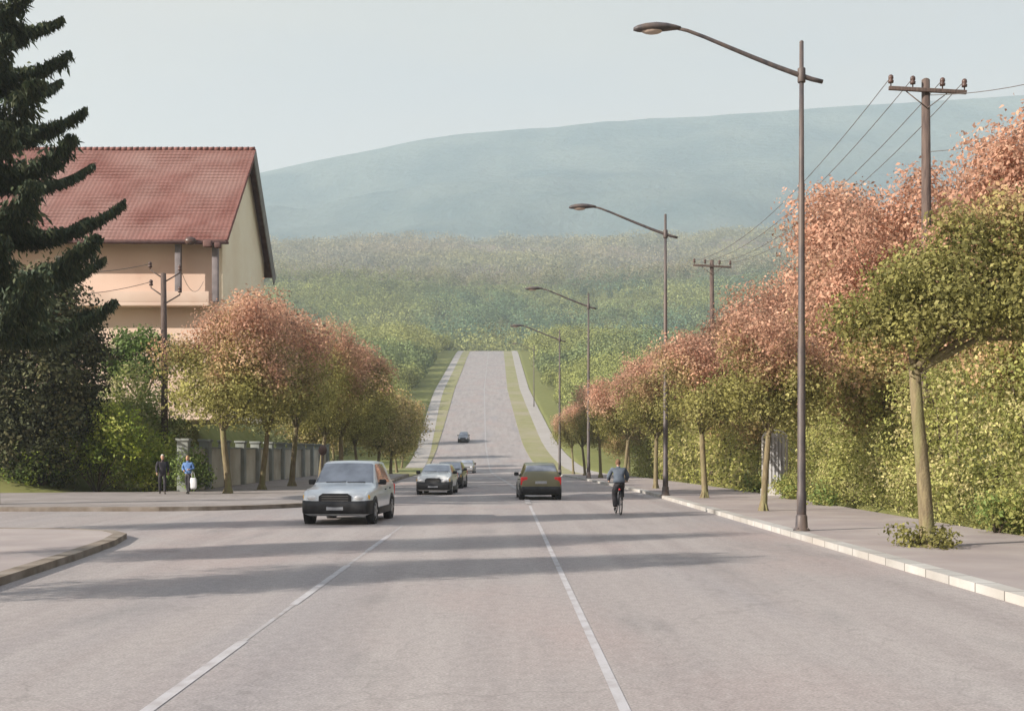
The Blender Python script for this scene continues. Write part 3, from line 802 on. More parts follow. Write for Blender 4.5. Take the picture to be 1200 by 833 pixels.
# balcony with two grey posts under the eave
mb = MB(); mb.box(((XL + XR) / 2 - .3, YF + .82, 11.1), (XR - XL - 1.6, 1.22, 0.22), bev=.01); mb.box(((XL + XR) / 2 - .3, YF + .28, 11.55), (XR - XL - 1.6, 0.12, 0.66), bev=.01)
H(mb, 'balcony', M['peach'])
for x in (-20.35, -18.05):
    mb = MB(); mb.box((x, YF + .5, 13.15), (0.36, 0.36, 3.78), bev=.02); H(mb, 'post', M['post_grey'])
mb = MB(); mb.tube([(XL, YF - .1, ZE - .12), (XR + .2, YF - .1, ZE - .2)], 0.08, 8); gut = H(mb, 'gutter', M['soffit'])
mb = MB(); mb.sphere((-19.4, YF - .25, ZE - .1), 0.34, 10, sc=(1.1, .6, .75)); H(mb, 'dark_eave_lump', M['ceramic'])  # small dark rounded object at the eave end, no lamp
mb = MB(); mb.box((-18.35, YF - .2, ZE - .28), (0.55, .35, .42), bev=.08); mb.box((-17.75, YF - .15, ZE - .35), (0.4, .3, .35), bev=.08); H(mb, 'dark_eave_boxes', M['soffit'])  # two small dark boxes at the eave end
def window(cx, cz, ww, hh, y=None, x=None):
    ax = 'y' if y is not None else 'x'
    mb = MB()
    for (a, b, sa, sb_) in ((0, hh / 2, ww + .16, .09), (0, -hh / 2, ww + .16, .09), (-ww / 2, 0, .09, hh), (ww / 2, 0, .09, hh), (0, 0, .06, hh)):
        if ax == 'y': mb.box((cx + a, y - .03, cz + b), (sa, .1, sb_))
        else: mb.box((x + .03, cx + a, cz + b), (.1, sa, sb_))
    f = H(mb, 'window', M['white_frame'])
    mb = MB()
    if ax == 'y': mb.box((cx, y - .012, cz), (ww, .02, hh))
    else: mb.box((x + .012, cx, cz), (.02, ww, hh))
    mb.build('pane', M['glass_dark'], f)
window(-27.5, 13.5, 1.5, 1.4, y=wy); window(-33, 13.5, 1.5, 1.4, y=wy); window(-39, 13.5, 1.5, 1.4, y=wy)
for x_ in (-29.0, -34.5, -40.5): window(x_, 8.4, 1.6, 1.5, y=wy)

mb = MB(); mb.box((-36, 83, 23.2), (0.9, 0.9, 2.2), bev=.02); mb.box((-36, 83, 24.35), (1.1, 1.1, .14), bev=.02); mb.build('chimney', M['peach'], roof)

# ================================================================== garden wall behind the left tree row
M['wallw'] = noise_mat('wall_render', (0.46, 0.43, 0.36), (0.54, 0.51, 0.44), 0.9, 0.8, c3=(0.36, 0.32, 0.25), scale3=0.5, bump=0.2)
M['pillar'] = noise_mat('wall_pillar', (0.20, 0.22, 0.20), (0.30, 0.31, 0.29), 0.9, 1.0, bump=0.3)
gw = thing('garden_wall', 'pale rendered garden wall with grey pillars behind the left street trees', 'wall', (-15.2, 56, 0))
mb = MB(); mb.box((0, 22, 1.0), (0.22, 44, 2.3)); mb.build('panel', M['wallw'], gw)
mb = MB(); mb.box((0, 22, 2.19), (0.36, 44, .09), bev=.015); mb.build('coping', M['pillar'], gw)
for k in range(12):
    mb = MB(); mb.box((0.06, k * 4.0, 1.15), (0.52, 0.52, 2.7), bev=.02); mb.box((0.06, k * 4.0, 2.55), (0.64, 0.64, .12), bev=.02); mb.build('pillar', M['pillar'], gw)

# ================================================================== grey panel in the right hedge
M['panel'] = noise_mat('panel_metal', (0.30, 0.30, 0.31), (0.40, 0.40, 0.40), 0.55, 1.5, (6, 6, 0.5), c3=(0.25, 0.25, 0.27), scale3=0.8)
pn = thing('metal_door', 'grey weathered metal door with rounded top standing in the hedge', 'door', (11.35, 50.6, 0.1), rad(-22))
mb = MB(); prof_ = [(-0.42, 0.35), (0.42, 0.35), (0.42, 2.45)] + [(0.42 * math.cos(a), 2.45 + 0.25 * math.sin(a)) for a in np.linspace(0, PI, 12)[1:-1]] + [(-0.42, 2.45)]
n = len(prof_); vs = [(x, -.03, z) for x, z in prof_] + [(x, .03, z) for x, z in prof_]
mb.add(vs, [tuple(range(n)), tuple(range(2 * n - 1, n - 1, -1))] + [(i, n + i, n + (i + 1) % n, (i + 1) % n) for i in range(n)]); mb.build('door_leaf', M['panel'], pn)
mb = MB()
for x in (-.28, -.14, 0, .14, .28): mb.box((x, -.045, 1.45), (.025, .03, 2.1))
mb.build('rib', M['greyboard'], pn)
mb = MB(); mb.tube([(-.5, 0, 0), (-.5, 0, 2.45)] + [(.5 * math.cos(a), 0, 2.45 + .33 * math.sin(a)) for a in np.linspace(PI, 0, 12)[1:-1]] + [(.5, 0, 2.45), (.5, 0, 0)], .055, 8); mb.build('frame', M['concrete'], pn)
mb = MB(); mb.tube([(.3, -.05, 1.3), (.3, -.11, 1.3), (.3, -.11, 1.5), (.3, -.05, 1.5)], .015, 6); mb.build('handle', M['lamp_steel'], pn)
mb = MB(); mb.box((0, 0, .17), (1.15, .3, .34), bev=.02); mb.build('step', M['concrete'], pn)

# ================================================================== small round sign seen nearly edge-on behind the front car
rs = thing('road_sign', 'small dark round sign on a thin post, seen from behind near the front car', 'sign', (-7.2, 46.5, 0.137), rad(50))
mb = MB(); mb.tube([(0, 0, 0), (0, 0, 2.05)], .03, 8); mb.build('post', M['lamp_steel'], rs)
mb = MB(); mb.lathe([(.02, -.035), (.21, -.035), (.21, -.05), (.02, -.05)], (0, 0, 1.92), 20, axis='Y'); mb.build('disc', M['ceramic'], rs)
# ================================================================== cars
def paint_mat(name, c, c2, rough=0.28):
    return noise_mat(name, c, c2, rough, 1.2, spec=0.5, coat=0.5, metal=0.0)
M['rubber'] = noise_mat('rubber', (0.018, 0.018, 0.019), (0.03, 0.03, 0.03), 0.8, 8, bump=0.2)
M['rim'] = noise_mat('rim', (0.25, 0.25, 0.26), (0.33, 0.33, 0.34), 0.35, 5, metal=0.6)
M['black_plastic'] = noise_mat('black_plastic', (0.016, 0.016, 0.018), (0.03, 0.03, 0.032), 0.5, 4)
M['car_glass'] = noise_mat('car_glass', (0.09, 0.10, 0.125), (0.22, 0.24, 0.28), 0.05, 1.6, spec=0.9, coat=1.0)  # base colour lightened to stand in for sky reflection
M['headlight'] = noise_mat('headlight', (0.62, 0.63, 0.64), (0.78, 0.78, 0.78), 0.12, 6, spec=0.6, coat=0.6)
M['amber'] = noise_mat('amber_lens', (0.75, 0.36, 0.01), (0.85, 0.46, 0.03), 0.25, 6, spec=0.5)
M['redlens'] = noise_mat('red_lens', (0.66, 0.015, 0.02), (0.78, 0.04, 0.04), 0.2, 6, spec=0.5)
M['plate'] = noise_mat('number_plate', (0.33, 0.35, 0.38), (0.42, 0.43, 0.45), 0.5, 8)

class Shell:
    def __init__(s, L, W, H, st):
        s.L, s.W, s.H = L, W, H
        s.t = [r[0] for r in st]; s.c = np.array([r[1:] for r in st], float)  # w, F, B, R, T
    def sec(s, t):
        w_, F, B, R, T = [np.interp(t, s.t, s.c[:, k]) for k in range(5)]
        W = s.W / 2 * w_; T = s.W / 2 * T
        T = min(T, 0.985 * W)
        return [(0, F), (.8 * W, F), (.95 * W, F + .05), (W * .995, F + .17), (W, (F + B) / 2 + .03), (.985 * W, B - .07), (.955 * W, B),
                (.955 * W + (T - .955 * W) * .35, B + (R - .05 - B) * .35), (.955 * W + (T - .955 * W) * .72, B + (R - .05 - B) * .72),
                (T, R - .045), (.93 * T, R - .012), (.5 * T, R), (0, R + .006)]
    def p(s, t, u):
        S = s.sec(t); i = min(int(u), 11); f = u - i
        return Vector((S[i][0] * (1 - f) + S[i + 1][0] * f, -s.L / 2 + s.L * t, S[i][1] * (1 - f) + S[i + 1][1] * f))
    def nrm(s, t, u):
        e = 1e-3
        a = s.p(min(1, t + e), u) - s.p(max(0, t - e), u); b = s.p(t, min(12, u + .02)) - s.p(t, max(0, u - .02))
        n = a.cross(b); n.normalize()
        return -n if n.dot(Vector((s.p(t, u).x + 1e-4, 0, .3))) < 0 else n
    def body(s):
        ts = sorted(set(list(np.linspace(0, 1, 45)) + s.t)); vs = []; fs = []; K = 25
        for t in ts:
            S = s.sec(t); y = -s.L / 2 + s.L * t
            ring = [(x, y, z) for x, z in S] + [(-x, y, z) for x, z in S[-2:0:-1]]
            vs += ring
        K = 24
        for i in range(len(ts) - 1):
            for k in range(K): fs.append((i * K + k, i * K + (k + 1) % K, (i + 1) * K + (k + 1) % K, (i + 1) * K + k))
        fs += [tuple(range(K)), tuple((len(ts) - 1) * K + k for k in range(K))]
        mb = MB(); mb.add(vs, fs, 0, True); return mb
    def panel(s, quad, side=1, off=.006, n=10, both=False):
        """quad: (t0,u0),(t1,u1),(t2,u2),(t3,u3) in the (t,u) sheet"""
        mb = MB()
        for sg in ((1, -1) if both else (side,)):
            vs = []; fs = []
            for i in range(n + 1):
                a = i / n
                for j in range(n + 1):
                    b = j / n
                    t = (quad[0][0] * (1 - a) + quad[1][0] * a) * (1 - b) + (quad[3][0] * (1 - a) + quad[2][0] * a) * b
                    u = (quad[0][1] * (1 - a) + quad[1][1] * a) * (1 - b) + (quad[3][1] * (1 - a) + quad[2][1] * a) * b
                    q = s.p(t, u) + s.nrm(t, u) * off
                    vs.append((q.x * sg, q.y, q.z))
            for i in range(n):
                for j in range(n): fs.append((i * (n + 1) + j, (i + 1) * (n + 1) + j, (i + 1) * (n + 1) + j + 1, i * (n + 1) + j + 1))
            mb.add(vs, fs, 0, True)
        return mb

def wheel(parent, x, y, r, wd, sg):
    mb = MB(); mb.lathe([(r * .66, -wd * .42), (r * .9, -wd * .5), (r * .985, -wd * .38), (r, 0), (r * .985, wd * .38), (r * .9, wd * .5), (r * .66, wd * .42)], (x, y, r), 28, axis='X', close=True)
    wo = mb.build('wheel', M['rubber'], parent)
    mb = MB(); xo = x + sg * wd * .36
    mb.lathe([(.05, sg * .035), (r * .2, sg * .03), (r * .58, -sg * .01), (r * .66, sg * .02), (r * .665, -sg * .03)], (xo, y, r), 24, axis='X')
    for k in range(5):
        a = 2 * PI * k / 5
        mb.box((xo + sg * .018, y + math.cos(a) * r * .38, r + math.sin(a) * r * .38), (.03, r * .5, .07), M=Matrix.Rotation(a, 4, 'X'), bev=.008)
    mb.build('rim', M['rim'], wo)
    return wo

def make_car(label, L, W, H, pm, loc, rz=0, group=None, front='big', hatch=True, suv=False, tint=None):
    t = thing('car', label, 'car', loc, rz, group)
    c = 0.18 if not suv else 0.24
    bl = 0.94 if not suv else 1.02     # belt line
    hd = bl + .01
    st = [(0.0, .86, c + .12, bl - .42, bl - .36, .70), (.012, .91, c + .05, bl - .22, bl - .17, .78), (.05, .96, c, bl - .11, bl - .06, .83), (.15, .99, c, bl - .06, bl + .01, .86),
          (.255, 1.0, c, bl - .03, bl + .06, .87), (.285, 1.0, c, bl - .02, bl + .10, .865), (.44, 1.0, c, bl, H - .05, .735), (.49, 1.0, c, bl, H - .01, .725), (.62, 1.0, c, bl + .01, H, .72)]
    if hatch: st += [(.86, .985, c, bl + .03, H - .04, .70), (.915, .98, c + .02, bl + .04, H - .10, .69), (.975, .965, c + .05, bl + .03, bl + .20, .80), (.99, .95, c + .08, bl - .02, bl + .05, .82), (1.0, .91, c + .14, bl - .2, bl - .12, .82)]
    else: st += [(.72, .985, c, bl + .02, H - .05, .71), (.86, .985, c, bl + .03, bl + .13, .83), (.88, .98, c + .02, bl + .03, bl + .09, .84), (.97, .96, c + .05, bl - .0, bl + .05, .84), (.99, .94, c + .08, bl - .06, bl - .01, .82), (1.0, .90, c + .14, bl - .22, bl - .15, .8)]
    S = Shell(L, W, H, st)
    S.body().build('body', pm, t)
    # glass
    S.panel([(.292, 9.15), (.292, 12), (.432, 12), (.432, 9.15)], both=True).build('windscreen', M['car_glass'], t)
    for sg in (1, -1):
        S.panel([(.37, 6.25), (.60, 6.25), (.595, 8.75), (.462, 8.75)], sg).build('side_window', M['car_glass'], t)
        e = .82 if hatch else .77
        S.panel([(.615, 6.25), (e, 6.25), (e - .05, 8.75), (.61, 8.75)], sg).build('side_window', M['car_glass'], t)
    rq = [(.918, 9.3), (.918, 12), (.966, 12), (.966, 9.3)] if hatch else [(.735, 9.15), (.735, 12), (.852, 12), (.852, 9.15)]
    S.panel(rq, both=True).build('rear_window', M['car_glass'], t)
    # bumper band, grille, lamps on the nose
    def nosebox(x, z, sx, sz, m, name, d=.06, tt=.02, parent=t, bev=.015, rear=False):
        y = (-L / 2 + L * tt) if not rear else (L / 2 - L * tt)
        mb = MB(); mb.box((x, y, z), (sx, d, sz), bev=bev); return mb.build(name, m, parent)
    zl = bl - .30
    mb = MB()
    uu = np.array([0, .3, .6, .8, .86, .91, .96, .995]); uu = np.concatenate([-uu[:0:-1], uu])
    pts = [(x * W / 2 * 1.012, -L / 2 - .004 + float(np.interp(abs(x), [0, .86, .91, .96, .995], [0, .004, .012 * L, .05 * L, .13 * L])), 0) for x in uu]
    vs = []
    for (x, y, _) in pts:
        for (dy, z) in ((.03, c + .06), (-.035, c + .10), (-.055, c + .26), (-.035, c + .40), (.03, c + .43)): vs.append((x, y + dy, z))
    fs = [(i * 5 + k, i * 5 + k + 1, (i + 1) * 5 + k + 1, (i + 1) * 5 + k) for i in range(14) for k in range(4)]
    mb.add(vs, fs, 0, True); bmp = mb.build('front_bumper', M['black_plastic'] if front == 'big' else pm, t)
    gw_, gh = (W * .46, .34) if front == 'big' else (W * .5, .18)
    mb = MB(); gz = zl - .03 if front == 'big' else zl - .06
    poly = [(-gw_ / 2, gz + gh / 2), (gw_ / 2, gz + gh / 2), (gw_ / 2 * .78, gz - gh / 2), (-gw_ / 2 * .78, gz - gh / 2)]
    if front == 'big': poly = [(-gw_ * .38, gz + gh * .5), (gw_ * .38, gz + gh * .5), (gw_ * .5, gz + gh * .28), (gw_ * .5, gz - gh * .35), (-gw_ * .5, gz - gh * .35), (-gw_ * .5, gz + gh * .28)]
    n = len(poly); yy = -L / 2 - .012
    mb.add([(x, yy, z) for x, z in poly] + [(x, yy + .16, z) for x, z in poly], [tuple(range(n))] + [(i, n + i, n + (i + 1) % n, (i + 1) % n) for i in range(n)])
    gr = mb.build('grille', M['black_plastic'], t)
    mb = MB()
    for k in range(4): mb.box((0, yy - .008, gz - gh * .25 + k * gh * .18), (gw_ * .82, .012, .014))
    mb.build('grille_bar', M['greyboard'], gr)
    for sg in (1, -1):
        mb = MB(); mb.sphere((sg * W * .335, -L / 2 + .085, zl + .02), .1, 16, sc=(1.55, 1.0, .85)); mb.build('headlight', M['headlight'], t)
        mb = MB(); mb.sphere((sg * W * .447, -L / 2 + .20, zl + .03), .1, 14, sc=(.62, .95, .95)); mb.build('indicator', M['amber'], t)
        # mirrors
        mp_ = S.p(.40, 6.6)
        mb = MB(); mb.box((sg * (mp_.x + .13), mp_.y - .04, mp_.z + .02), (.2, .12, .15), bev=.04); mb.tube([(sg * (mp_.x - .03), mp_.y, mp_.z - .03), (sg * (mp_.x + .08), mp_.y, mp_.z)], .025, 6)
        mb.build('mirror', M['black_plastic'], t)
        # door line and handle
        for tt in (.57, .76):
            mb = MB(); q = S.p(tt, 5.2); mb.box((sg * (q.x + .015), q.y, q.z - .06), (.035, .2, .035), bev=.01); mb.build('handle', M['black_plastic'], t)
        mb = MB(); mb.box((sg * (W / 2 + .004), .02 * L, c + .10), (.05, L * .47, .2), bev=.02); mb.build('side_skirt', M['black_plastic'] if front == 'big' else pm, t)
        # tail lamps
        zt = bl - .16
        mb = MB(); mb.box((sg * W * .40, L / 2 - .065, zt), (W * .17, .12, .34 if hatch else .17), bev=.04); mb.build('tail_light', M['redlens'], t)
    nosebox(0, c + .22, .46, .105, M['plate'], 'number_plate', d=.02, tt=-.011, bev=.006)
    # rear bumper, plate
    mb = MB(); vs = []
    for x in uu * W / 2 * 1.01:
        y = L / 2 + .004 - float(np.interp(abs(x) / (W / 2), [0, .90, .94, .965, 1.0], [0, .004, .012 * L, .03 * L, .12 * L]))
        for (dy, z) in ((-.04, c + .06), (.03, c + .1), (.05, c + .26), (.03, c + .36), (-.06, c + .4)): vs.append((x, y + dy, z))
    mb.add(vs, [(i * 5 + k, i * 5 + k + 1, (i + 1) * 5 + k + 1, (i + 1) * 5 + k) for i in range(14) for k in range(4)], 0, True)
    mb.build('rear_bumper', M['black_plastic'] if front == 'big' else pm, t)
    nosebox(0, bl - .22, .48, .11, M['plate'], 'number_plate', d=.02, tt=-.002 / L, bev=.006, rear=True)
    # black under-body plate and wheels with black arch rings
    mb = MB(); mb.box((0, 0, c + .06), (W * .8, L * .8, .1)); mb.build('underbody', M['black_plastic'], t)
    r = .31 if not suv else .35
    for (yy, tt) in ((-L / 2 + L * .185, .185), (L / 2 - L * .175, .825)):
        for sg in (1, -1):
            xo = S.p(tt, 4).x
            mb = MB(); mb.lathe([(r * .6, -.2), (r * 1.16, -.2), (r * 1.16, .012), (r * 1.03, .012), (r * .6, .004)], (0, 0, 0), 28, axis='X')
            bm_o = mb.build('wheel_arch', M['black_plastic'], t, (0, 0, 0))
            for v in bm_o.data.vertices:
                v.co = (sg * (xo + v.co.x), yy + v.co.y, r + .02 + v.co.z)
            wheel(t, sg * (xo - .075), yy, r, .2, sg)
    mb = MB(); mb.tube([(-.5, -L / 2 + L * .272, bl + .115), (.05, -L / 2 + L * .288, bl + .135)], .012, 5); mb.tube([(.1, -L / 2 + L * .272, bl + .115), (.6, -L / 2 + L * .288, bl + .125)], .012, 5); mb.build('wiper', M['black_plastic'], t)
    return t, S

silver = paint_mat('silver_paint', (0.52, 0.56, 0.59), (0.62, 0.65, 0.67))
white = paint_mat('white_paint', (0.52, 0.53, 0.52), (0.62, 0.62, 0.60))
dark = paint_mat('dark_paint', (0.05, 0.045, 0.05), (0.09, 0.08, 0.085))
greyp = paint_mat('grey_paint', (0.16, 0.16, 0.165), (0.24, 0.24, 0.245))
bluegrey = paint_mat('bluegrey_paint', (0.08, 0.09, 0.12), (0.13, 0.14, 0.17))
olive = paint_mat('olive_paint', (0.125, 0.12, 0.06), (0.175, 0.165, 0.09))
GR = 'oncoming cars on the left side of the road'
make_car('silver car with black bumper and amber indicators, nearest the viewer', 4.3, 1.94, 1.74, silver, (-4.52, 34.6, 0), rad(-4), GR, suv=True)
make_car('white hatchback with black grille driving ahead of a dark car', 4.0, 1.62, 1.42, white, (-3.3, 57.0, 0), rad(-3), GR)
make_car('dark car partly hidden right behind the white hatchback', 4.0, 1.62, 1.45, dark, (-3.15, 66.5, 0), rad(-3), GR)
make_car('small grey car alone at the bottom of the hill', 3.9, 1.6, 1.4, greyp, (-4.15, 125.0, float(prof(125))), rad(-2), GR, front='slim')
t5, _ = make_car('tiny dark blue car, farthest away, coming down the hill', 3.9, 1.65, 1.5, bluegrey, (-6.85, 190.0, float(prof(190)) + .03), rad(-2), GR)
t5.rotation_euler.x = math.atan((float(prof(192)) - float(prof(188))) / 4)
make_car('olive brown hatchback with red tail lights driving away up the road', 3.7, 1.74, 1.54, olive, (1.35, 51.3, 0), rad(180 + 2))
# ================================================================== people
M['skin'] = noise_mat('skin', (0.42, 0.25, 0.17), (0.50, 0.31, 0.22), 0.6, 6)
M['hair_grey'] = noise_mat('hair_grey', (0.40, 0.39, 0.36), (0.52, 0.51, 0.48), 0.8, 30, (1, 1, .3), bump=.4)
M['hair_brown'] = noise_mat('hair_brown', (0.10, 0.055, 0.03), (0.17, 0.095, 0.05), 0.8, 30, (1, 1, .3), bump=.4)
M['hair_fair'] = noise_mat('hair_fair', (0.34, 0.20, 0.09), (0.44, 0.28, 0.14), 0.8, 30, (1, 1, .3), bump=.4)
M['coat'] = noise_mat('dark_coat', (0.022, 0.022, 0.03), (0.045, 0.04, 0.05), 0.9, 6, bump=.3)
M['denim'] = noise_mat('blue_jacket', (0.06, 0.13, 0.30), (0.13, 0.22, 0.42), 0.9, 6, bump=.3)
M['trouser'] = noise_mat('dark_trouser', (0.022, 0.022, 0.026), (0.05, 0.045, 0.05), 0.9, 6, bump=.3)
M['slate'] = noise_mat('slate_jacket', (0.06, 0.075, 0.10), (0.11, 0.13, 0.16), 0.9, 5, bump=.3)
M['shoe'] = noise_mat('shoe', (0.02, 0.018, 0.016), (0.04, 0.035, 0.03), 0.6, 8)
M['bagw'] = noise_mat('white_bag', (0.62, 0.63, 0.66), (0.74, 0.75, 0.76), 0.6, 6, bump=.3)

def skin_data(chains, sub=2):
    """chains: list of (points, radii); points that coincide are welded. Returns (verts, faces)"""
    vs = []; rs = []; es = []; key = {}
    for pts, rr in chains:
        prev = None
        for p, r in zip(pts, rr):
            k = tuple(round(c, 4) for c in p)
            if k not in key:
                key[k] = len(vs); vs.append(k); rs.append(r)
            i = key[k]
            if prev is not None and prev != i: es.append((prev, i))
            prev = i
    me = bpy.data.meshes.new('tmp'); me.from_pydata(vs, es, []); me.update()
    o = bpy.data.objects.new('tmp', me); COL.objects.link(o)
    md = o.modifiers.new('s', 'SKIN'); md.use_smooth_shade = True; md.branch_smoothing = 0.6
    if not me.skin_vertices: me.skin_vertices.new()
    for i, r in enumerate(rs):
        sv = me.skin_vertices[0].data[i]
        sv.radius = r if isinstance(r, (tuple, list)) else (r, r)
        sv.use_root = (i == 0)
    sb_ = o.modifiers.new('u', 'SUBSURF'); sb_.levels = sub; sb_.render_levels = sub
    dg = bpy.context.evaluated_depsgraph_get(); dg.update()
    ev = o.evaluated_get(dg); m2 = ev.to_mesh()
    out = ([v.co[:] for v in m2.vertices], [tuple(p.vertices) for p in m2.polygons])
    ev.to_mesh_clear()
    bpy.data.objects.remove(o); bpy.data.meshes.remove(me)
    return out

def hand_chains(wrist, dirv, palm_n, s=1.0, curl=0.5, side=1):
    """palm and five fingers of unequal length"""
    d = Vector(dirv).normalized(); nrm = Vector(palm_n); nrm = (nrm - d * nrm.dot(d)).normalized(); b = d.cross(nrm) * side
    w = Vector(wrist); ch = []
    pc = w + d * .05 * s
    ch.append(([w - d * .01, pc, w + d * .085 * s], [.026 * s, .036 * s, .030 * s]))
    for k, (off, ln) in enumerate(((.030, .070), (.010, .080), (-.010, .074), (-.029, .058))):
        p0 = w + d * .06 * s + b * off * s; p1 = w + d * .095 * s + b * off * s
        a1 = curl * .6; a2 = curl * 1.3
        d1 = (d * math.cos(a1) + nrm * math.sin(a1)); d2 = (d * math.cos(a2) + nrm * math.sin(a2))
        p2 = p1 + d1 * ln * .5 * s; p3 = p2 + d2 * ln * .5 * s
        ch.append(([p0, p1, p2, p3], [.010 * s, .0095 * s, .0085 * s, .007 * s]))
    t0 = w + d * .03 * s + b * .025 * s; t1 = t0 + (d * .6 + b * .75 + nrm * .2).normalized() * .04 * s; t2 = t1 + (d * .9 + b * .3 + nrm * .4).normalized() * .035 * s
    ch.append(([t0, t1, t2], [.012 * s, .0105 * s, .008 * s]))
    return ch

def person(label, loc, rz, J, top_mat, leg_mat, hair_mat, hair_long=False, coat_len=0.0, group=None, hand_curl=.5, bulk=1.0):
    """J: joints in metres; keys pelvis, waist, chest, neck, head, and L/R shoulder elbow wrist hip knee ankle toe"""
    t = thing('person', label, 'person', loc, rz, group)
    V = {k: Vector(v) for k, v in J.items()}
    hd = V['head']; fw = V.get('face', Vector((0, -1, 0))).normalized(); up = (hd - V['neck']).normalized()
    sd_ = fw.cross(up).normalized(); fw = up.cross(sd_) if up.cross(sd_).dot(fw) > 0 else -up.cross(sd_)
    # one continuous body
    ch = [([V['pelvis'], V['waist'], V['chest'], V['neck'], V['neck'].lerp(hd, .45)], [(.10, .075), (.095, .07), (.105, .075), .05, .05])]
    for s in 'LR':
        ch.append(([V['chest'], V['sh' + s], V['el' + s], V['el' + s].lerp(V['wr' + s], .5), V['wr' + s]], [(.105, .075), .036, .033, .03, .026]))
        ch.append(([V['pelvis'], V['hip' + s], V['hip' + s].lerp(V['kn' + s], .5), V['kn' + s], V['kn' + s].lerp(V['an' + s], .4), V['an' + s]], [(.10, .075), .06, .055, .042, .038, .026]))
    mb = MB(); v_, f_ = skin_data(ch); mb.add(v_, f_, 0, True)
    for s, sg in (('L', 1), ('R', -1)):
        d = (V['wr' + s] - V['el' + s]).normalized()
        v_, f_ = skin_data(hand_chains(V['wr' + s], d, fw * .4 - Vector((sg * .8, 0, 0)), 1.0, hand_curl, sg), 1); mb.add(v_, f_, 0, True)
    # head with brow, nose, chin, ears
    R = Matrix((sd_, -fw, up)).transposed().to_4x4()
    bm = bmesh.new(); bmesh.ops.create_uvsphere(bm, u_segments=24, v_segments=18, radius=1.0)
    for v in bm.verts:
        x, y, z = v.co
        w_ = 0.075 * (1 - .22 * max(0, -z) ** 1.5); dpt = 0.095
        fy = -y
        q = Vector((x * w_, y * dpt, z * .118))
        if fy > .5 and z < -.5: q.y -= .012
        if fy > .55 and abs(x) < .2 and -.25 < z < .12: q.y -= .022 * (1 - abs(x) / .2) * (1 - (z + .25) / .6)
        if fy > .6 and .1 < abs(x) < .5 and .0 < z < .22: q.y += .008
        v.co = q
    bm.transform(Matrix.Translation(hd) @ R); mb.take(bm, 0, True)
    for sg in (1, -1): mb.sphere(hd + sd_ * sg * .074 - up * .005, .022, 8, sc=(.45, .8, 1.3))
    body = mb.build('body', M['skin'], t)
    for sg in (1, -1):
        mb = MB(); mb.sphere(hd + sd_ * sg * .031 + fw * .082 + up * .012, .0105, 8); mb.build('eye', M['shoe'], body)
    mb = MB(); mb.sphere(hd + fw * .088 - up * .055, .012, 8, sc=(1.9, .6, .45)); mb.build('mouth', M['redlens'], body)
    # hair
    bm = bmesh.new(); bmesh.ops.create_uvsphere(bm, u_segments=20, v_segments=14, radius=1.0)
    bm.transform(Matrix.Diagonal((.083, .103, .122, 1)))
    dl = [v for v in bm.verts if v.co.y < -.035 and v.co.z < .055 or v.co.z < (-.10 if hair_long else -.078)]
    bmesh.ops.delete(bm, geom=dl, context='VERTS')
    for v in bm.verts: v.co *= 1 + .03 * math.sin(v.co.x * 190) * math.cos(v.co.z * 150)
    bm.transform(Matrix.Translation(hd + up * .008 - fw * .004) @ R); mb = MB(); mb.take(bm, 0, True); mb.build('hair', hair_mat, t)
    # jacket and trousers follow the body
    low = V['pelvis'] - up * 0 - Vector((0, 0, coat_len))
    ch = [([V['pelvis'] + Vector((0, 0, -.03 - coat_len)), V['pelvis'] + Vector((0, 0, .03)), V['waist'], V['chest'], V['chest'].lerp(V['neck'], .62)], [(.185, .135), (.175, .13), (.165, .125), (.185, .135), (.085, .075)])]
    for s in 'LR':
        ch.append(([V['chest'], V['sh' + s], V['el' + s], V['wr' + s].lerp(V['el' + s], .12)], [(.185, .135), .078, .06, .05]))
    ch = [(p_, [tuple(q * bulk for q in r) if isinstance(r, tuple) else r * bulk for r in rr]) for p_, rr in ch]
    mb = MB(); mb.add(*skin_data(ch), 0, True); jk = mb.build('jacket', top_mat, t)
    mb = MB(); mb.lathe([(.06, -.02), (.068, 0), (.066, .045), (.056, .05)], (0, 0, 0), 16); c_ = mb.build('collar', top_mat, jk); c_.location = V['chest'].lerp(V['neck'], .8)
    ch = [([V['waist'].lerp(V['pelvis'], .6), V['pelvis']], [(.15, .115), (.16, .125)])]
    for s in 'LR':
        ch.append(([V['pelvis'], V['hip' + s], V['hip' + s].lerp(V['kn' + s], .5), V['kn' + s], V['kn' + s].lerp(V['an' + s], .5), V['an' + s].lerp(V['kn' + s], .02)], [(.16, .125), .105, .094, .073, .068, .062]))
    ch = [(p_, [tuple(q * bulk for q in r) if isinstance(r, tuple) else r * bulk for r in rr]) for p_, rr in ch]
    mb = MB(); mb.add(*skin_data(ch), 0, True); mb.build('trousers', leg_mat, t)
    for s in 'LR':
        a = V['an' + s]; to = V['to' + s]; d = (to - a); 
        mb = MB(); hl = a - Vector((d.x, d.y, 0)).normalized() * .05 + Vector((0, 0, -.035))
        mb.add(*skin_data([([a + Vector((0, 0, .03)), a + Vector((0, 0, -.03)), a.lerp(to, .55) + Vector((0, 0, -.015)), to], [.05, .052, .05, .036]), ([a + Vector((0, 0, -.03)), hl], [.052, .042])], 1), 0, True)
        mb.build('shoe', M['shoe'], t)
    return t, V

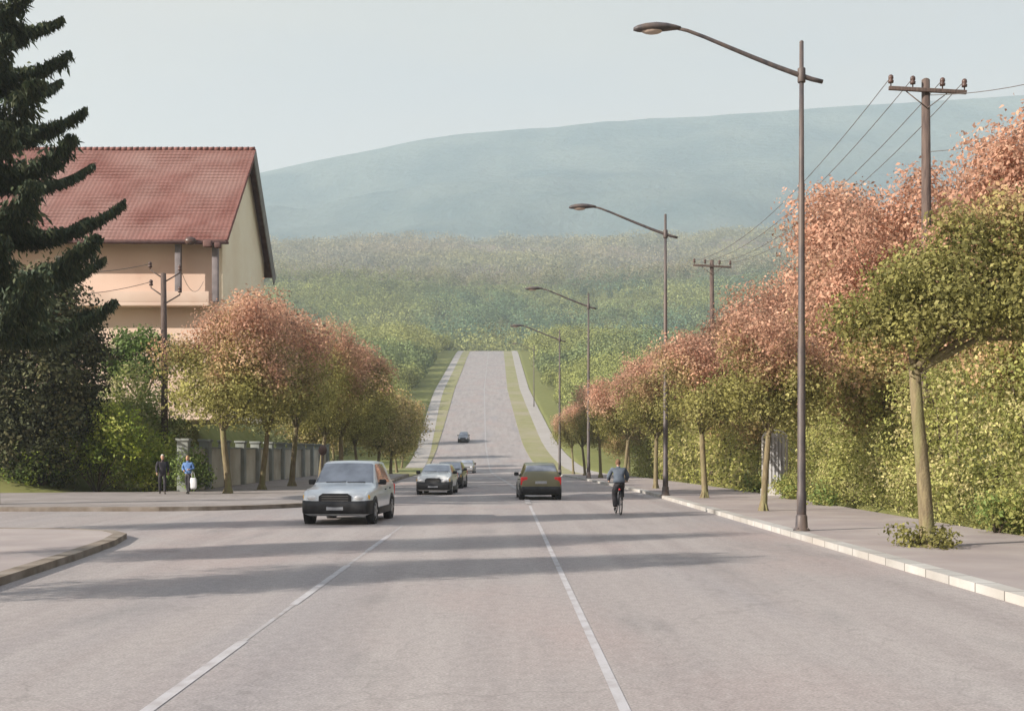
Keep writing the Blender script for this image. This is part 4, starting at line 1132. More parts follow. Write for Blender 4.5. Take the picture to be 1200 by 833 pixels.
def stand(h=1.72, stride=.18, swing=.12, elbow=.05, lean=0.0):
    k = h / 1.72
    J = dict(pelvis=(0, 0, .93), waist=(0, -.01, 1.08), chest=(0, -.02 - lean, 1.30), neck=(0, -.03 - lean, 1.47), head=(0, -.05 - lean, 1.60), face=(0, -1, -.08))
    for s, sg in (('L', 1), ('R', -1)):
        f = sg
        J['sh' + s] = (sg * .19, -.02 - lean, 1.40); J['el' + s] = (sg * .245, .03 + f * swing * .6, 1.13); J['wr' + s] = (sg * .24, -elbow - .02 + f * swing * 1.5, .89)
        J['hip' + s] = (sg * .09, 0, .88); J['kn' + s] = (sg * .095, -.03 - f * stride * .6, .49 + (.02 if f > 0 else 0)); J['an' + s] = (sg * .09, .03 - f * stride * 1.2, .085 + (.03 if f < 0 else 0)); J['to' + s] = (sg * .105, -.13 - f * stride * 1.2, .035 + (.0 if f < 0 else .0))
    return {a: tuple(c * k for c in v) if a != 'face' else v for a, v in J.items()}

GP = 'two pedestrians on the left pavement'
person('pedestrian in a long dark coat and dark trousers, grey haired, on the left pavement', (-15.05, 52.2, .137), rad(20), stand(1.74, .16, .10), M['coat'], M['trouser'], M['hair_grey'], coat_len=.16, group=GP)
J = stand(1.68, .12, .06)
J['elL'] = (.27, .02, 1.12); J['wrL'] = (.12, -.17, 1.08); J['elR'] = (-.27, .02, 1.12); J['wrR'] = (-.11, -.17, 1.02)
person('pedestrian in a blue jacket carrying a white bag beside the first left tree', (-13.95, 52.3, .137), rad(-12), J, M['denim'], M['trouser'], M['hair_fair'], group=GP)
bag = thing('shopping_bag', 'white shopping bag held by the pedestrian in the blue jacket', 'bag', (-13.70, 52.2, .137))
mb = MB(); v_ = []; 
for (z, a, b_) in ((.22, .10, .05), (.30, .15, .08), (.55, .15, .075), (.72, .12, .05)):
    for k in range(12):
        t_ = 2 * PI * k / 12; v_.append((math.copysign(abs(math.cos(t_)) ** .6, math.cos(t_)) * a, math.copysign(abs(math.sin(t_)) ** .6, math.sin(t_)) * b_ + .01 * math.sin(z * 20 + k), z))
mb.add(v_, [(i * 12 + k, i * 12 + (k + 1) % 12, (i + 1) * 12 + (k + 1) % 12, (i + 1) * 12 + k) for i in range(3) for k in range(12)] + [tuple(range(12))], 0, True); mb.build('sack', M['bagw'], bag)
mb = MB(); mb.tube([(-.08, 0, .71), (-.06, 0, .92), (-.02, -.01, 1.02), (.03, 0, .92), (.08, 0, .71)], .01, 6); mb.build('bag_handle', M['bagw'], bag)

# ------------------------------------------------------------------ bicycle and rider, seen from behind
bx, by, brz = 3.56, 38.2, rad(3)
bk = thing('bicycle', 'dark bicycle under the rider on the right side of the road', 'bicycle', (bx, by, 0), brz)
M['bike'] = noise_mat('bike_paint', (0.025, 0.028, 0.035), (0.045, 0.05, 0.06), 0.4, 5)
RW = .34
def bwheel(y):
    mb = MB(); 
    mb.lathe([(RW - .035, -.014), (RW - .008, -.018), (RW, 0), (RW - .008, .018), (RW - .035, .014)], (0, y, RW), 32, axis='X', close=True); w_ = mb.build('wheel', M['rubber'], bk)
    mb = MB(); mb.lathe([(RW - .05, -.011), (RW - .034, -.011), (RW - .034, .011), (RW - .05, .011)], (0, y, RW), 32, axis='X', close=True); mb.build('rim', M['rim'], w_)
    mb = MB()
    for k in range(18):
        a = 2 * PI * k / 18; mb.tube([((-1) ** k * .025, y, RW), (0, y + math.cos(a) * (RW - .045), RW + math.sin(a) * (RW - .045))], .0018, 4)
    mb.lathe([(.02, -.035), (.025, 0), (.02, .035)], (0, y, RW), 10, axis='X'); mb.build('spokes', M['rim'], w_)
bwheel(-.52); bwheel(.52)      # rear wheel at -y: the rider goes away along +y
mb = MB()
bb = (0, -.08, .29); seat = (0, -.22, .86); hdt = (0, .36, .86); hdb = (0, .40, .72)
mb.tube([bb, seat], .017, 8); mb.tube([seat, hdt], .016, 8); mb.tube([bb, hdb], .019, 8); mb.tube([hdt, hdb], .02, 8)
for sx in (-1, 1):
    mb.tube([(sx * .02, -.08, .29), (sx * .055, -.52, RW)], .011, 6); mb.tube([(sx * .015, -.2, .80), (sx * .055, -.52, RW)], .009, 6); mb.tube([(sx * .03, .40, .72), (sx * .05, .52, RW)], .013, 6)
mb.build('frame', M['bike'], bk)
mb = MB(); mb.tube([seat, (0, -.235, .95)], .013, 8); mb.sphere((0, -.25, .97), .1, 12, sc=(.85, 1.25, .35)); mb.build('saddle', M['black_plastic'], bk)
mb = MB(); mb.tube([(0, .355, .86), (0, .34, 1.0)], .014, 8); mb.tube([(-.30, .20, 1.03), (-.24, .30, 1.02), (-.08, .37, 1.0), (.08, .37, 1.0), (.24, .30, 1.02), (.30, .20, 1.03)], .012, 8); mb.build('handlebar', M['rim'], bk)
mb = MB(); mb.lathe([(.08, .03), (.095, .032), (.095, .036), (.08, .038)], (0, -.08, .29), 18, axis='X'); mb.tube([(.05, -.08, .29), (.06, -.04, .455)], .01, 6); mb.tube([(-.05, -.08, .29), (-.06, -.12, .125)], .01, 6); mb.build('crank', M['rim'], bk)
for (x, y, z) in ((.11, -.04, .455), (-.11, -.12, .125)):
    mb = MB(); mb.box((x, y, z), (.09, .08, .022), bev=.006); mb.build('pedal', M['black_plastic'], bk)
mb = MB(); mb.sphere((0, -.29, .80), .03, 8, sc=(1, .6, 1)); mb.build('reflector', M['redlens'], bk)
J = dict(pelvis=(0, -.22, 1.02), waist=(0, -.16, 1.17), chest=(0, -.06, 1.36), neck=(0, .02, 1.51), head=(0, .06, 1.635), face=(0, 1, -.1))
for s, sg in (('L', 1), ('R', -1)):
    J['sh' + s] = (sg * .19, -.03, 1.45); J['el' + s] = (sg * .31, .02, 1.21); J['wr' + s] = (sg * .275, .18, 1.07)
    J['hip' + s] = (sg * .095, -.20, .98)
J['knL'] = (.13, .15, .82); J['anL'] = (.115, -.06, .53); J['toL'] = (.125, .10, .495)
J['knR'] = (-.125, -.02, .60); J['anR'] = (-.115, -.15, .22); J['toR'] = (-.125, .00, .165)
person('cyclist seen from behind in a slate blue jacket and dark trousers on a bicycle', (bx, by, 0), brz, J, M['slate'], M['trouser'], M['hair_brown'], hand_curl=1.2, bulk=1.22)
# ================================================================== trees and plants
OLIVE = [(0.17, 0.16, 0.05), (0.22, 0.205, 0.065), (0.13, 0.125, 0.04), (0.25, 0.23, 0.085)]
PINK = [(0.42, 0.24, 0.165), (0.37, 0.21, 0.145), (0.45, 0.285, 0.20), (0.35, 0.215, 0.145)]
OLIVL = [tuple(q * 1.22 for q in c_) for c_ in OLIVE]
PINKOL = [(0.37, 0.25, 0.14), (0.32, 0.24, 0.11)]
HEDGE = [(0.22, 0.23, 0.07), (0.28, 0.275, 0.09), (0.31, 0.30, 0.115), (0.17, 0.18, 0.05), (0.36, 0.32, 0.15)]
LIME = [(0.20, 0.25, 0.035), (0.27, 0.31, 0.05), (0.14, 0.19, 0.035), (0.30, 0.31, 0.08)]
MIDG = [(0.11, 0.16, 0.045), (0.14, 0.19, 0.055), (0.18, 0.22, 0.075)]
DARK = [(0.046, 0.052, 0.020), (0.066, 0.070, 0.028), (0.09, 0.084, 0.036), (0.054, 0.062, 0.028)]
SPRUCE = [(0.036, 0.054, 0.024), (0.054, 0.070, 0.030), (0.066, 0.076, 0.034), (0.042, 0.062, 0.034)]

BIG = [(x, y, z, r, r, r * .8) for x, y, z, r in ((-1.0, 0, 4.25, .62), (-.45, .3, 4.75, .72), (.2, -.2, 5.2, .75), (1.0, .2, 5.7, .85), (1.8, 0, 5.2, .85), (2.5, .3, 4.7, .85), (-1.45, .4, 4.6, .42), (.9, .8, 4.7, .75),
       (.3, -.9, 4.55, .7), (1.6, -.8, 4.5, .75), (2.8, -.2, 5.8, .85), (1.9, .5, 6.45, .8), (-.5, -.7, 4.2, .6), (-.1, .7, 5.5, .5), (.6, .1, 6.35, .5), (2.9, .2, 6.7, .6), (-.9, -.5, 5.1, .38), (3.3, 0, 4.2, .7), (3.6, 0, 5.2, .7))]

def rlobes(rng, cx, cy, cz, R, Hh, k, r0=.36, r1=.52, flat=0.85):
    out = []
    for i in range(k):
        a = rng.random() * 2 * PI; q = rng.random() ** .6; zz = rng.uniform(-1, 1)
        rr = R * (r0 + (r1 - r0) * rng.random())
        rad_ = max(0.0, (R - rr * .8)) * q * math.sqrt(max(0, 1 - zz * zz * .7))
        out.append((cx + math.cos(a) * rad_, cy + math.sin(a) * rad_, cz + zz * (Hh / 2 - rr * flat * .8), rr, rr, rr * flat))
    return out

def trunk_mb(rng, hf, r0, lobes, bend=0.25, flare=True, nlimb=7):
    mb = MB()
    px = rng.normal() * bend; py = rng.normal() * bend * .6
    if len(lobes) and lobes is BIG: px, py, nlimb = -.24, .05, 12
    P = [(0, 0, -.25), (0, 0, 0), (0.01, 0, .18), (px * .25, py * .2, hf * .35), (px * .7, py * .6, hf * .7), (px, py, hf)]
    mb.tube(P, [r0 * 1.9, r0 * 1.55, r0 * 1.12, r0, r0 * .92, r0 * .82], 12)
    if flare:
        for k in range(5):
            a = k * 1.26 + rng.random(); mb.tube([(math.cos(a) * r0 * .5, math.sin(a) * r0 * .5, .32), (math.cos(a) * r0 * 1.25, math.sin(a) * r0 * 1.25, .08), (math.cos(a) * r0 * 2.0, math.sin(a) * r0 * 2.0, -.12)], [r0 * .5, r0 * .42, r0 * .2], 7)
    top = Vector((px, py, hf))
    L = sorted(lobes, key=lambda l: -l[3])[:nlimb]
    for l in L:
        e = Vector(l[:3]); m1 = top.lerp(e, .35) + Vector((rng.normal() * .2, rng.normal() * .2, (e - top).length * .08)); m2 = top.lerp(e, .7) + Vector((rng.normal() * .2, rng.normal() * .2, .1))
        mb.tube([top - Vector((0, 0, .15)), m1, m2, e], [r0 * .55, r0 * .4, r0 * .25, r0 * .08], 8)
        for q in range(3):
            s_ = m1.lerp(e, rng.random() * .8); d = Vector(rng.normal(size=3)); d.z = abs(d.z) * .6; d.normalize()
            mb.tube([s_, s_ + d * l[3] * .5, s_ + d * l[3] * .95 + Vector((0, 0, .15))], [r0 * .17, r0 * .11, r0 * .03], 6)
    return mb

def tdup(src, loc, rz, lab, s):
    u = RNG.uniform(.9, 1.12, 3)
    return dup(src, loc, rz, lab, (s * u[0], s * u[1], s * u[2] ** .6))

def make_tree(seed, label, hf, r0, crown, n, leaf, cols, top=None, topband=(.45, .75), bark='bark', group=None, k=13, cat='tree', name='street_tree', bend=.22, spread=.28, shell=.5, extra=None, r01=(.36, .52)):
    """crown: (cx, cy, cz, R, H)"""
    rng = np.random.default_rng(seed)
    t = thing(name, label, cat, (0, 0, 0), 0, group)
    lb = (rlobes(rng, *crown, k, *r01) if extra is None else extra)
    trunk_mb(rng, hf, r0, lb, bend).build('trunk', M[bark], t)
    link_mesh('crown', crown_mesh('crown', lb, n, leaf, cols, rng, top=top, topband=topband, spread=spread, shell=shell), t)
    return t

# ---- right street trees -------------------------------------------------
GT = 'olive street trees along the right pavement'
big = make_tree(11, 'big olive street tree nearest the viewer with thick flared trunk', 3.6, .135, (.45, .2, 5.15, 2.9, 3.9), 34000, .092, OLIVE, top=PINKOL, topband=(.62, 1.05), group=GT, bend=.2, spread=.17, shell=.35, extra=BIG)
big.location = (8.3, 23.6, .12)
# low suckers at its foot
def tuft(name, label, cat, loc, R, h, n, leaf, cols, seed, group=None, k=5, sc=(1, 1)):
    rng = np.random.default_rng(seed)
    t = thing(name, label, cat, loc, 0, group)
    lb = []
    for i in range(k):
        a = rng.random() * 2 * PI; q = rng.random() ** .5 * R * .65; rr = R * rng.uniform(.35, .6)
        lb.append((math.cos(a) * q * sc[0], math.sin(a) * q * sc[1], h * rng.uniform(.25, .68), rr * sc[0] ** .5, rr * sc[1] ** .5, min(h * .42, rr * 1.2)))
    link_mesh('foliage', crown_mesh('foliage', lb, n, leaf, cols, rng, spread=leaf * 1.4, shell=.35), t)
    mb = MB()
    for l in lb: mb.tube([(0, 0, -.1), (l[0] * .5, l[1] * .5, l[2] * .5), l[:3]], [.035, .025, .008], 6)
    mb.build('stem', M['bark_dark'], t)
    return t
tuft('ground_shoot', 'low tuft of leafy shoots round the foot of the big right tree', 'plant', (8.28, 23.45, .12), .62, .34, 900, .09, OLIVE[:3], 5)

st2 = make_tree(12, 'slender street tree on the pavement left of the grey door', 2.55, .10, (0, 0, 4.35, 2.3, 3.7), 22000, .10, OLIVE, top=PINK, topband=(.45, .8), group=GT, k=19, spread=.2, shell=.42, r01=(.24, .44))
st2.location = (8.12, 37.8, .12)
st3 = make_tree(13, 'street tree between the cyclist lamp post and the slender tree', 2.7, .12, (0, 0, 4.55, 2.7, 3.8), 22000, .115, OLIVE, top=PINK, topband=(.40, .72), group=GT, k=20, spread=.22, shell=.42, r01=(.24, .44))
st3.location = (8.0, 48.3, .12)
for (src, x, y, rz, s, lab) in ((st2, 7.6, 61.0, 2.1, 1.02, 'yellowish street tree just right of the cyclist, before the third lamp'),
                                (st3, 7.3, 74.0, 4.0, .98, 'street tree with a thin trunk behind the third lamp post'),
                                (st2, 6.9, 88.0, 5.0, 1.03, 'small far street tree, third last in the right row'),
                                (st3, 6.6, 101.0, 1.2, .95, 'small far street tree, second last in the right row'),
                                (st2, 6.3, 113.0, 3.3, 1.0, 'farthest small street tree of the right row by the hill foot')):
    tdup(src, (x, y, .1 if y < 100 else float(prof(y)) + .08), rz, lab, s)

# ---- pink trees behind the right hedge ---------------------------------
GPK = 'tall pink-leaved trees behind the right hedge'
pk1 = make_tree(21, 'tallest pink-leaved tree at the right edge beside the big utility pole', 3.0, .2, (0, 0, 6.9, 3.9, 8.6), 46000, .13, OLIVE[:2] + PINKOL, top=PINK, topband=(.12, .42), group=GPK, k=32, name='pink_tree', spread=.27, shell=.42, r01=(.2, .38))
pk1.location = (14.4, 31.5, .1)
pk2 = make_tree(22, 'broad pink-leaved tree just left of the big utility pole', 2.8, .2, (0, 0, 6.6, 4.2, 9.0), 46000, .135, OLIVE[:2] + PINKOL, top=PINK, topband=(.10, .4), group=GPK, k=32, name='pink_tree', spread=.27, shell=.42, r01=(.2, .38))
pk2.location = (13.9, 39.5, .1)
for (src, x, y, rz, s, lab) in ((pk1, 13.6, 46.5, 2.0, 1.04, 'pink-leaved tree behind the nearest lamp post'),
                                (pk2, 13.0, 56.0, 1.0, .95, 'pink-leaved tree above the slender street tree'),
                                (pk1, 12.9, 66.5, 4.2, .90, 'pink-leaved tree below the small utility pole'),
                                (pk2, 12.3, 79.0, 3.1, .86, 'pink-leaved tree right of the third lamp post'),
                                (pk1, 11.4, 93.0, 5.3, .86, 'pale pink-leaved tree behind the third lamp post'),
                                (pk2, 11.2, 110.0, .4, .80, 'farthest low pink-leaved tree near the foot of the hill road'),
                                (pk2, 18.0, 26.0, 2.6, 1.0, 'pink-leaved tree cut off by the right edge of the view')):
    tdup(src, (x, y, .1 if y < 105 else G(x, y)), rz, lab, s)

# ---- right hedges ---------------------------------------------------------
def hedge(label, p0, p1, wd, h, n, leaf, cols, seed, cat='hedge', hv=.5, name='hedge'):
    rng = np.random.default_rng(seed)
    a = Vector((*p0, 0)); b = Vector((*p1, 0)); L_ = (b - a).length; d = (b - a) / L_; s_ = Vector((-d.y, d.x, 0))
    t = thing(name, label, cat, (*p0, .1), 0)
    lb = []; x = 0.0
    while x < L_:
        hh = h * (1 + rng.normal() * .10 * hv)
        for lev in range(max(2, int(hh / 1.1))):
            zc = (lev + .5) * hh / max(2, int(hh / 1.1)); r = wd * .5 * rng.uniform(.7, 1.1)
            q = a + d * x + s_ * rng.normal() * wd * .12 - a
            lb.append((q.x, q.y, zc, r, r, hh / max(2, int(hh / 1.1)) * .72))
        x += wd * .55
    link_mesh('foliage', crown_mesh('foliage', lb, n, leaf, cols, rng, spread=leaf * 1.7, shell=.6, jit=.25), t)
    mb = MB()
    for i in range(int(L_ / 1.3)):
        q = d * (i * 1.3 + .5) + s_ * rng.normal() * .15
        mb.tube([(q.x, q.y, -.1), (q.x + rng.normal() * .1, q.y, h * .4), (q.x + rng.normal() * .2, q.y + rng.normal() * .2, h * .8)], [.05, .035, .012], 6)
    mb.build('stem', M['bark_dark'], t)
    return t
hedge('tall overgrown olive green hedge along the right pavement near the viewer', (12.7, 14.0), (12.6, 49.2), 1.9, 4.3, 110000, .105, HEDGE, 31)
hedge('farther yellow green hedge on the right beyond the grey door', (12.7, 52.6), (11.0, 100.0), 1.9, 3.5, 26000, .20, [(0.25, 0.25, 0.07), (0.20, 0.20, 0.06), (0.29, 0.26, 0.11)], 32)
for (x, y, R, h, s, lab) in ((11.2, 47.6, 1.0, .75, 1, 'low green shrub in front of the grey door'), (11.35, 42.0, .8, .7, 2, 'low green shrub at the hedge foot right of the slender street tree'),
                             (11.3, 27.6, .8, .9, 3, 'low green shrub at the hedge foot behind the big right tree'), (11.35, 55.5, 1.0, .8, 4, 'low yellow green shrub left of the grey door')):
    tuft('shrub', lab, 'shrub', (x, y, .1), R, h, 2200, .10, HEDGE[:2] + MIDG[1:2], 50 + s, 'low shrubs along the right hedge', k=6, sc=(.7, 1.4))

# ---- left street trees ----------------------------------------------------
GL = 'pink topped street trees along the left pavement'
lt1 = make_tree(41, 'pink topped street tree beside the two pedestrians, first of the left row', 2.9, .15, (0, .3, 5.9, 3.7, 5.8), 34000, .13, OLIVL, top=PINK, topband=(.36, .72), group=GL, k=30, spread=.24, shell=.42, r01=(.2, .4))
lt1.location = (-12.4, 53.2, .137)
lt2 = make_tree(42, 'pink topped street tree with the tallest crown, second of the left row', 2.9, .14, (0, 0, 6.2, 4.0, 6.8), 34000, .135, OLIVL, top=PINK, topband=(.38, .74), group=GL, k=32, spread=.25, shell=.42, r01=(.2, .4))
lt2.location = (-12.0, 58.5, .137)
for (src, x, y, rz, s, lab) in ((lt1, -11.6, 64.5, 2.4, 1.06, 'pink topped street tree, third of the left row'),
                                (lt2, -11.1, 71.0, 1.1, .93, 'pink topped street tree whose crown reaches toward the road, fourth of the left row'),
                                (lt1, -10.9, 78.5, 4.4, .98, 'olive street tree with pink top, fifth of the left row'),
                                (lt2, -10.9, 87.5, 3.0, .80, 'olive street tree with pink top, last of the left row')):
    tdup(src, (x, y, .137), rz, lab, s)
GLF = 'pale olive trees at the bottom of the hill road'
pal = [(0.24, 0.21, 0.075), (0.28, 0.24, 0.10), (0.20, 0.185, 0.06), (0.33, 0.26, 0.13)]
lf = make_tree(43, 'pale olive roadside tree just past the left street trees', 2.2, .14, (0, 0, 5.0, 3.6, 6.0), 14000, .22, pal, top=[(0.36, 0.25, 0.13), (0.33, 0.27, 0.12)], topband=(.5, .9), group=GLF, name='roadside_tree', k=14, spread=.4)
lf.location = (-10.9, 100.5, .05)
for (x, y, rz, s, lab) in ((-10.9, 112.0, 2.0, 1.0, 'pale olive roadside tree, second beyond the left street trees'), (-11.6, 126.0, 4.0, .95, 'pale olive roadside tree, third beyond the left street trees'),
                           (-12.4, 141.0, 1.0, .9, 'pale olive roadside tree where the left footpath starts to climb'), (-14.2, 160.0, 3.4, .85, 'pale olive roadside tree a little up the left side of the hill road'),
                           (-15.4, 184.0, 5.4, .8, 'small pale olive roadside tree farthest up the left side of the hill road'),
                           (-17.5, 108.0, 3.0, 1.25, 'taller pale olive tree standing back from the left footpath'),
                           (-18.5, 128.0, 5.0, 1.2, 'second taller pale olive tree standing back from the left footpath')):
    tdup(lf, (x, y, max(G(x, y), float(prof(y))) - .02), rz, lab, s)

# ---- shrubs on the left bank ------------------------------------------------
GS = 'shrubs on the left bank'
for (x, y, R, h, n, cols, sd, lab) in ((-19.3, 56.2, 2.5, 4.3, 8000, LIME, 1, 'bright lime green shrub right of the dark evergreen'),
                                       (-16.9, 57.6, 1.7, 3.0, 5000, LIME, 2, 'yellow green shrub behind the two pedestrians'),
                                       (-21.5, 55.4, 1.9, 2.2, 4500, MIDG + LIME[:1], 3, 'mid green shrub at the foot of the dark evergreen'),
                                       (-18.1, 60.9, 2.8, 6.2, 9000, [(0.17, 0.21, 0.06), (0.24, 0.26, 0.09), (0.30, 0.29, 0.13)], 4, 'pale green bush round the foot of the left utility pole'),
                                       (-20.6, 61.4, 2.9, 7.2, 10000, [(0.15, 0.19, 0.05), (0.21, 0.24, 0.08), (0.34, 0.32, 0.15)], 5, 'tall pale green bush between evergreen and utility pole'),
                                       (-14.9, 56.4, 1.1, 2.3, 3000, MIDG, 6, 'dark green shrub beside the first left street tree')):
    tuft('shrub', lab, 'shrub', (x, y, G(x, y) - .05), R, h, n, .15, cols, 60 + sd, GS, k=11)
gt = make_tree(47, 'green leafy tree whose branch hangs between spruce and utility pole', 3.8, .14, (0, 0, 6.9, 2.5, 3.4), 8000, .17, [(0.10, 0.15, 0.04), (0.13, 0.18, 0.055), (0.08, 0.115, 0.035)], name='leafy_tree', spread=.22, shell=.35, extra=[(x_, y_, z_, r_, r_, r_ * .75) for x_, y_, z_, r_ in ((-.9, 0, 6.2, .85), (0, 0, 6.9, .8), (.9, 0, 6.5, .75), (1.7, .2, 5.9, .6), (2.2, 0, 6.2, .4), (-.2, 0, 5.5, .8), (-1.6, .2, 5.4, .8), (.8, -.3, 5.2, .6), (-1.2, .4, 7.0, .5), (-2.3, 0, 6.1, .5))])
gt.location = (-19.3, 63.5, 1.0)
# ---- dark evergreen ---------------------------------------------------------
rng = np.random.default_rng(71)
ev = thing('evergreen_shrub', 'huge dark rounded evergreen shrub at the left edge under the spruce', 'evergreen', (-22.4, 56.0, .1)); ev.scale = (1.16, 1.0, 1.1)
lb = []
for z in np.arange(1.2, 9.0, .75):
    R = 3.0 * math.sin(min(1, (z + .9) / 5.0) * PI / 2) * (1 if z < 5.5 else math.sqrt(max(.08, 1 - ((z - 5.5) / 4.4) ** 2)))
    for k in range(9):
        a = 2 * PI * k / 9 + rng.random(); lb.append((math.cos(a) * R * .66, math.sin(a) * R * .66, z + rng.normal() * .2, R * .42, R * .42, .95))
link_mesh('foliage', crown_mesh('foliage', lb, 46000, .17, DARK, rng, mat=M['needle'], spread=.24, shell=.6, jit=.3), ev)
trunk_mb(rng, 2.2, .22, lb[::9], .1).build('trunk', M['bark_dark'], ev)

# ---- spruce with separate upswept branches and hanging fringes -----------------
rng = np.random.default_rng(72)
sp = thing('spruce_tree', 'tall dark spruce with drooping needle fringes at the left edge', 'spruce', (-18.3, 42.3, .13)); sp.scale = (.80, .80, .73)
HS = 37.0
bm_ = MB(); bm_.tube([(0, 0, -.3), (0, 0, 4), (.05, 0, 14), (0, 0, HS)], [.42, .36, .24, .03], 12); C_ = []; U_ = []; LN = []; K_ = []
z = 8.6; wi = 0
while z < HS - .8:
    reach = 6.6 * (1 - ((z - 4) / (HS - 3.2)) ** 1.25) * rng.uniform(.93, 1.06)
    nb = 7
    for k in range(nb):
        a = wi * .52 + 2 * PI * k / nb + rng.normal() * .12
        Rr = reach * rng.uniform(.82, 1.08)
        dr = Vector((math.cos(a), math.sin(a), 0)); sd_ = Vector((-dr.y, dr.x, 0))
        zz = z + rng.normal() * .12
        def P(t): return dr * Rr * t + sd_ * .25 * math.sin(t * 3 + k) + Vector((0, 0, zz + Rr * (-.28 * t + .56 * t ** 2.2)))
        bm_.tube([P(t) for t in (0, .3, .6, .85, 1)], [.075, .06, .04, .022, .008], 6)
        m = int(260 * Rr)
        for i in range(m):
            t = .08 + .92 * rng.random() ** .75
            b0 = P(t); side = rng.normal() * .8 * (1.08 - t) ** .6 * (Rr / 5)
            c = b0 + sd_ * side
            hang = (.3 + .75 * rng.random()) * (1.1 - t * .5)
            C_.append((c.x, c.y, c.z - hang * .45 + .06)); u = Vector((dr.x * .30 + sd_.x * side * .5, dr.y * .30 + sd_.y * side * .5, -1.0)).normalized(); U_.append(u[:]); LN.append(hang)
            K_.append(rng.integers(0, 4))
    z += 2.45 if z < 24 else 2.0; wi += 1
bm_.build('trunk', M['bark_dark'], sp)
C_ = np.array(C_); U_ = np.array(U_); LN = np.array(LN)
cc = np.array(SPRUCE)[np.array(K_)] * (1 + rng.normal(size=len(C_)) * .2)[:, None].clip(.5, 1.6)
link_mesh('needles', leaf_mesh('needles', C_, LN * .9, .13, cc, M['needle'], up=U_, rng=rng), sp)

# ---- trees just outside the left edge: they throw the long shadows over the crossing ----
GO = 'trees left of the side street corner'
for (src, x, y, rz, s, lab) in ((lt1, -13.2, 14.0, .5, (.62, .62, .95), 'street tree on the corner pavement nearest the viewer, left of the view'),
                                (lt2, -15.5, 19.0, 1.9, (.55, .55, 1.05), 'street tree on the corner pavement by the side street, left of the view'),
                                (lt1, -20.0, 26.5, 3.9, (.72, .72, 1.45), 'tall street tree on the corner pavement farthest from the viewer, left of the view')):
    o = dup(src, (x, y, .117 if y < 30 else .0), rz, lab, s); o['group'] = GO

# ---- the woods on the slopes: nobody could count them ---------------------------
def woods(name, P, hs, ws, ncl, leafs, cols, rng):
    """P (N,3) feet; a crown of ncl leaf clumps each"""
    n = len(P)
    idx = np.repeat(np.arange(n), ncl)
    d = rng.normal(size=(n * ncl, 3)); d /= np.linalg.norm(d, axis=1, keepdims=True)
    r = (.45 + .6 * rng.random(n * ncl) ** .7)
    zf = .56 + .44 * d[:, 2] * r
    wid = ws[idx] * r * np.sqrt(np.clip(1.08 - (zf - .35) ** 2 * 1.1, .1, 1))
    c = P[idx] + np.stack([d[:, 0] * wid, d[:, 1] * wid, zf * hs[idx]], 1)
    c += rng.normal(size=c.shape) * (ws[idx] * .08)[:, None]
    s = leafs[idx] * (.65 + .7 * rng.random(len(idx)))
    col = cols[idx] * (1 + rng.normal(size=len(idx)) * .10)[:, None].clip(.5, 1.6)
    return tag(link_mesh(name, leaf_mesh(name, c, s, s * .75, col, M['far_leaf'], rng=rng, nrm=d, njit=.3)), kind='stuff')

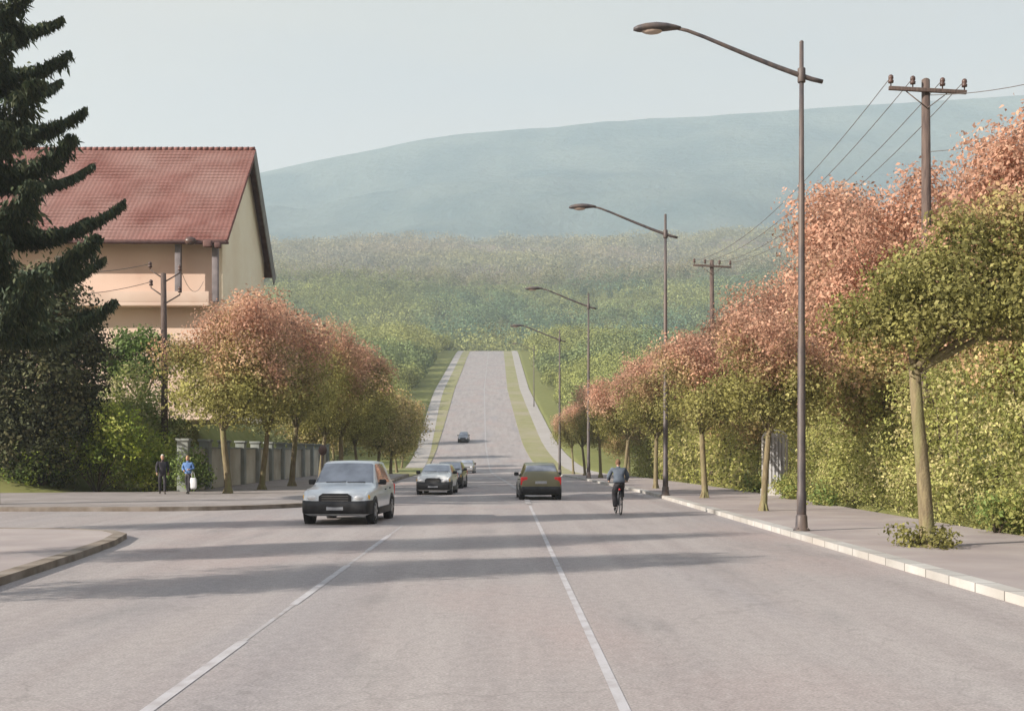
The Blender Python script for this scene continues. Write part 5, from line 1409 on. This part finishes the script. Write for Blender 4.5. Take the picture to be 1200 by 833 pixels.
def wood_cols(x, y, rng, warm=0.0):
    n = len(x)
    a = np.array((0.25, 0.265, 0.085)); b = np.array((0.165, 0.205, 0.08)); c = np.array((0.10, 0.18, 0.12)); br = np.array((0.30, 0.22, 0.155)); li = np.array((0.33, 0.33, 0.12))
    v1 = sst(-.25, .3, fbm(x / 70, y / 90 + 4, 3)); v2 = sst(-.1, .35, fbm(x / 120 + 50, y / 100, 3) + .5 * sst(20, 200, x) * (1 - sst(900, 1000, y)) - .12)
    v3 = sst(.1, .5, fbm(x / 40 + 90, y / 60, 2))
    col = a * (1 - v1[:, None]) + b * v1[:, None]
    col = col * (1 - .8 * v2[:, None]) + c * .8 * v2[:, None]
    col = col * (1 - .7 * v3[:, None]) + li * .7 * v3[:, None]
    w_ = (np.asarray(warm) * np.ones(n))[:, None]
    col = col * (1 - w_) + br * w_
    return col * (1 + rng.normal(size=n) * .24)[:, None].clip(.45, 1.6)

rng = np.random.default_rng(81)
# slope beside the far road
Y = 132 + (640 - 132) * rng.random(5200) ** .9; side = rng.choice([-1, 1], 5200)
off = 17 + (.30 * Y + 26) * rng.random(5200) ** 1.2
X = xc(Y) + side * off
ok = (np.abs(X / Y) < .5) & ~((Y > 500) & (np.abs(X + 8) < 16) & (Y < 560))
ok &= ~((side > 0) & (Y < 150)) ; ok &= ~((side < 0) & (Y < 150) & (off < 26))
X, Y, off = X[ok], Y[ok], off[ok]; 
hs_ = (4.2 + 4.5 * sst(16, 34, off) + 2 * rng.random(len(X))); hs_ *= 1 + .25 * sst(300, 600, Y)
Z = ground_h(X, Y)
nearm = Y < 300
for msk, ncl, lf_, nm in ((nearm, 460, .36, 'hillside_wood'), (~nearm, 180, .62, 'upper_wood')):
    Pn = np.stack([X[msk], Y[msk], Z[msk]], 1); n = len(Pn)
    woods(nm, Pn, hs_[msk], hs_[msk] * (.36 + .14 * rng.random(n)), ncl, np.full(n, lf_) * (.8 + .4 * rng.random(n)), wood_cols(X[msk], Y[msk], rng, .25 * (1 - sst(140, 220, Y[msk]))), rng)
    print(nm, n)
# forested hill behind the crest
Y = 535 + 520 * rng.random(5200); X = (rng.random(5200) * 1.05 - .50) * Y
Z = ground_h(X, Y); hs_ = 6 + 13 * rng.random(len(X)) ** 1.7
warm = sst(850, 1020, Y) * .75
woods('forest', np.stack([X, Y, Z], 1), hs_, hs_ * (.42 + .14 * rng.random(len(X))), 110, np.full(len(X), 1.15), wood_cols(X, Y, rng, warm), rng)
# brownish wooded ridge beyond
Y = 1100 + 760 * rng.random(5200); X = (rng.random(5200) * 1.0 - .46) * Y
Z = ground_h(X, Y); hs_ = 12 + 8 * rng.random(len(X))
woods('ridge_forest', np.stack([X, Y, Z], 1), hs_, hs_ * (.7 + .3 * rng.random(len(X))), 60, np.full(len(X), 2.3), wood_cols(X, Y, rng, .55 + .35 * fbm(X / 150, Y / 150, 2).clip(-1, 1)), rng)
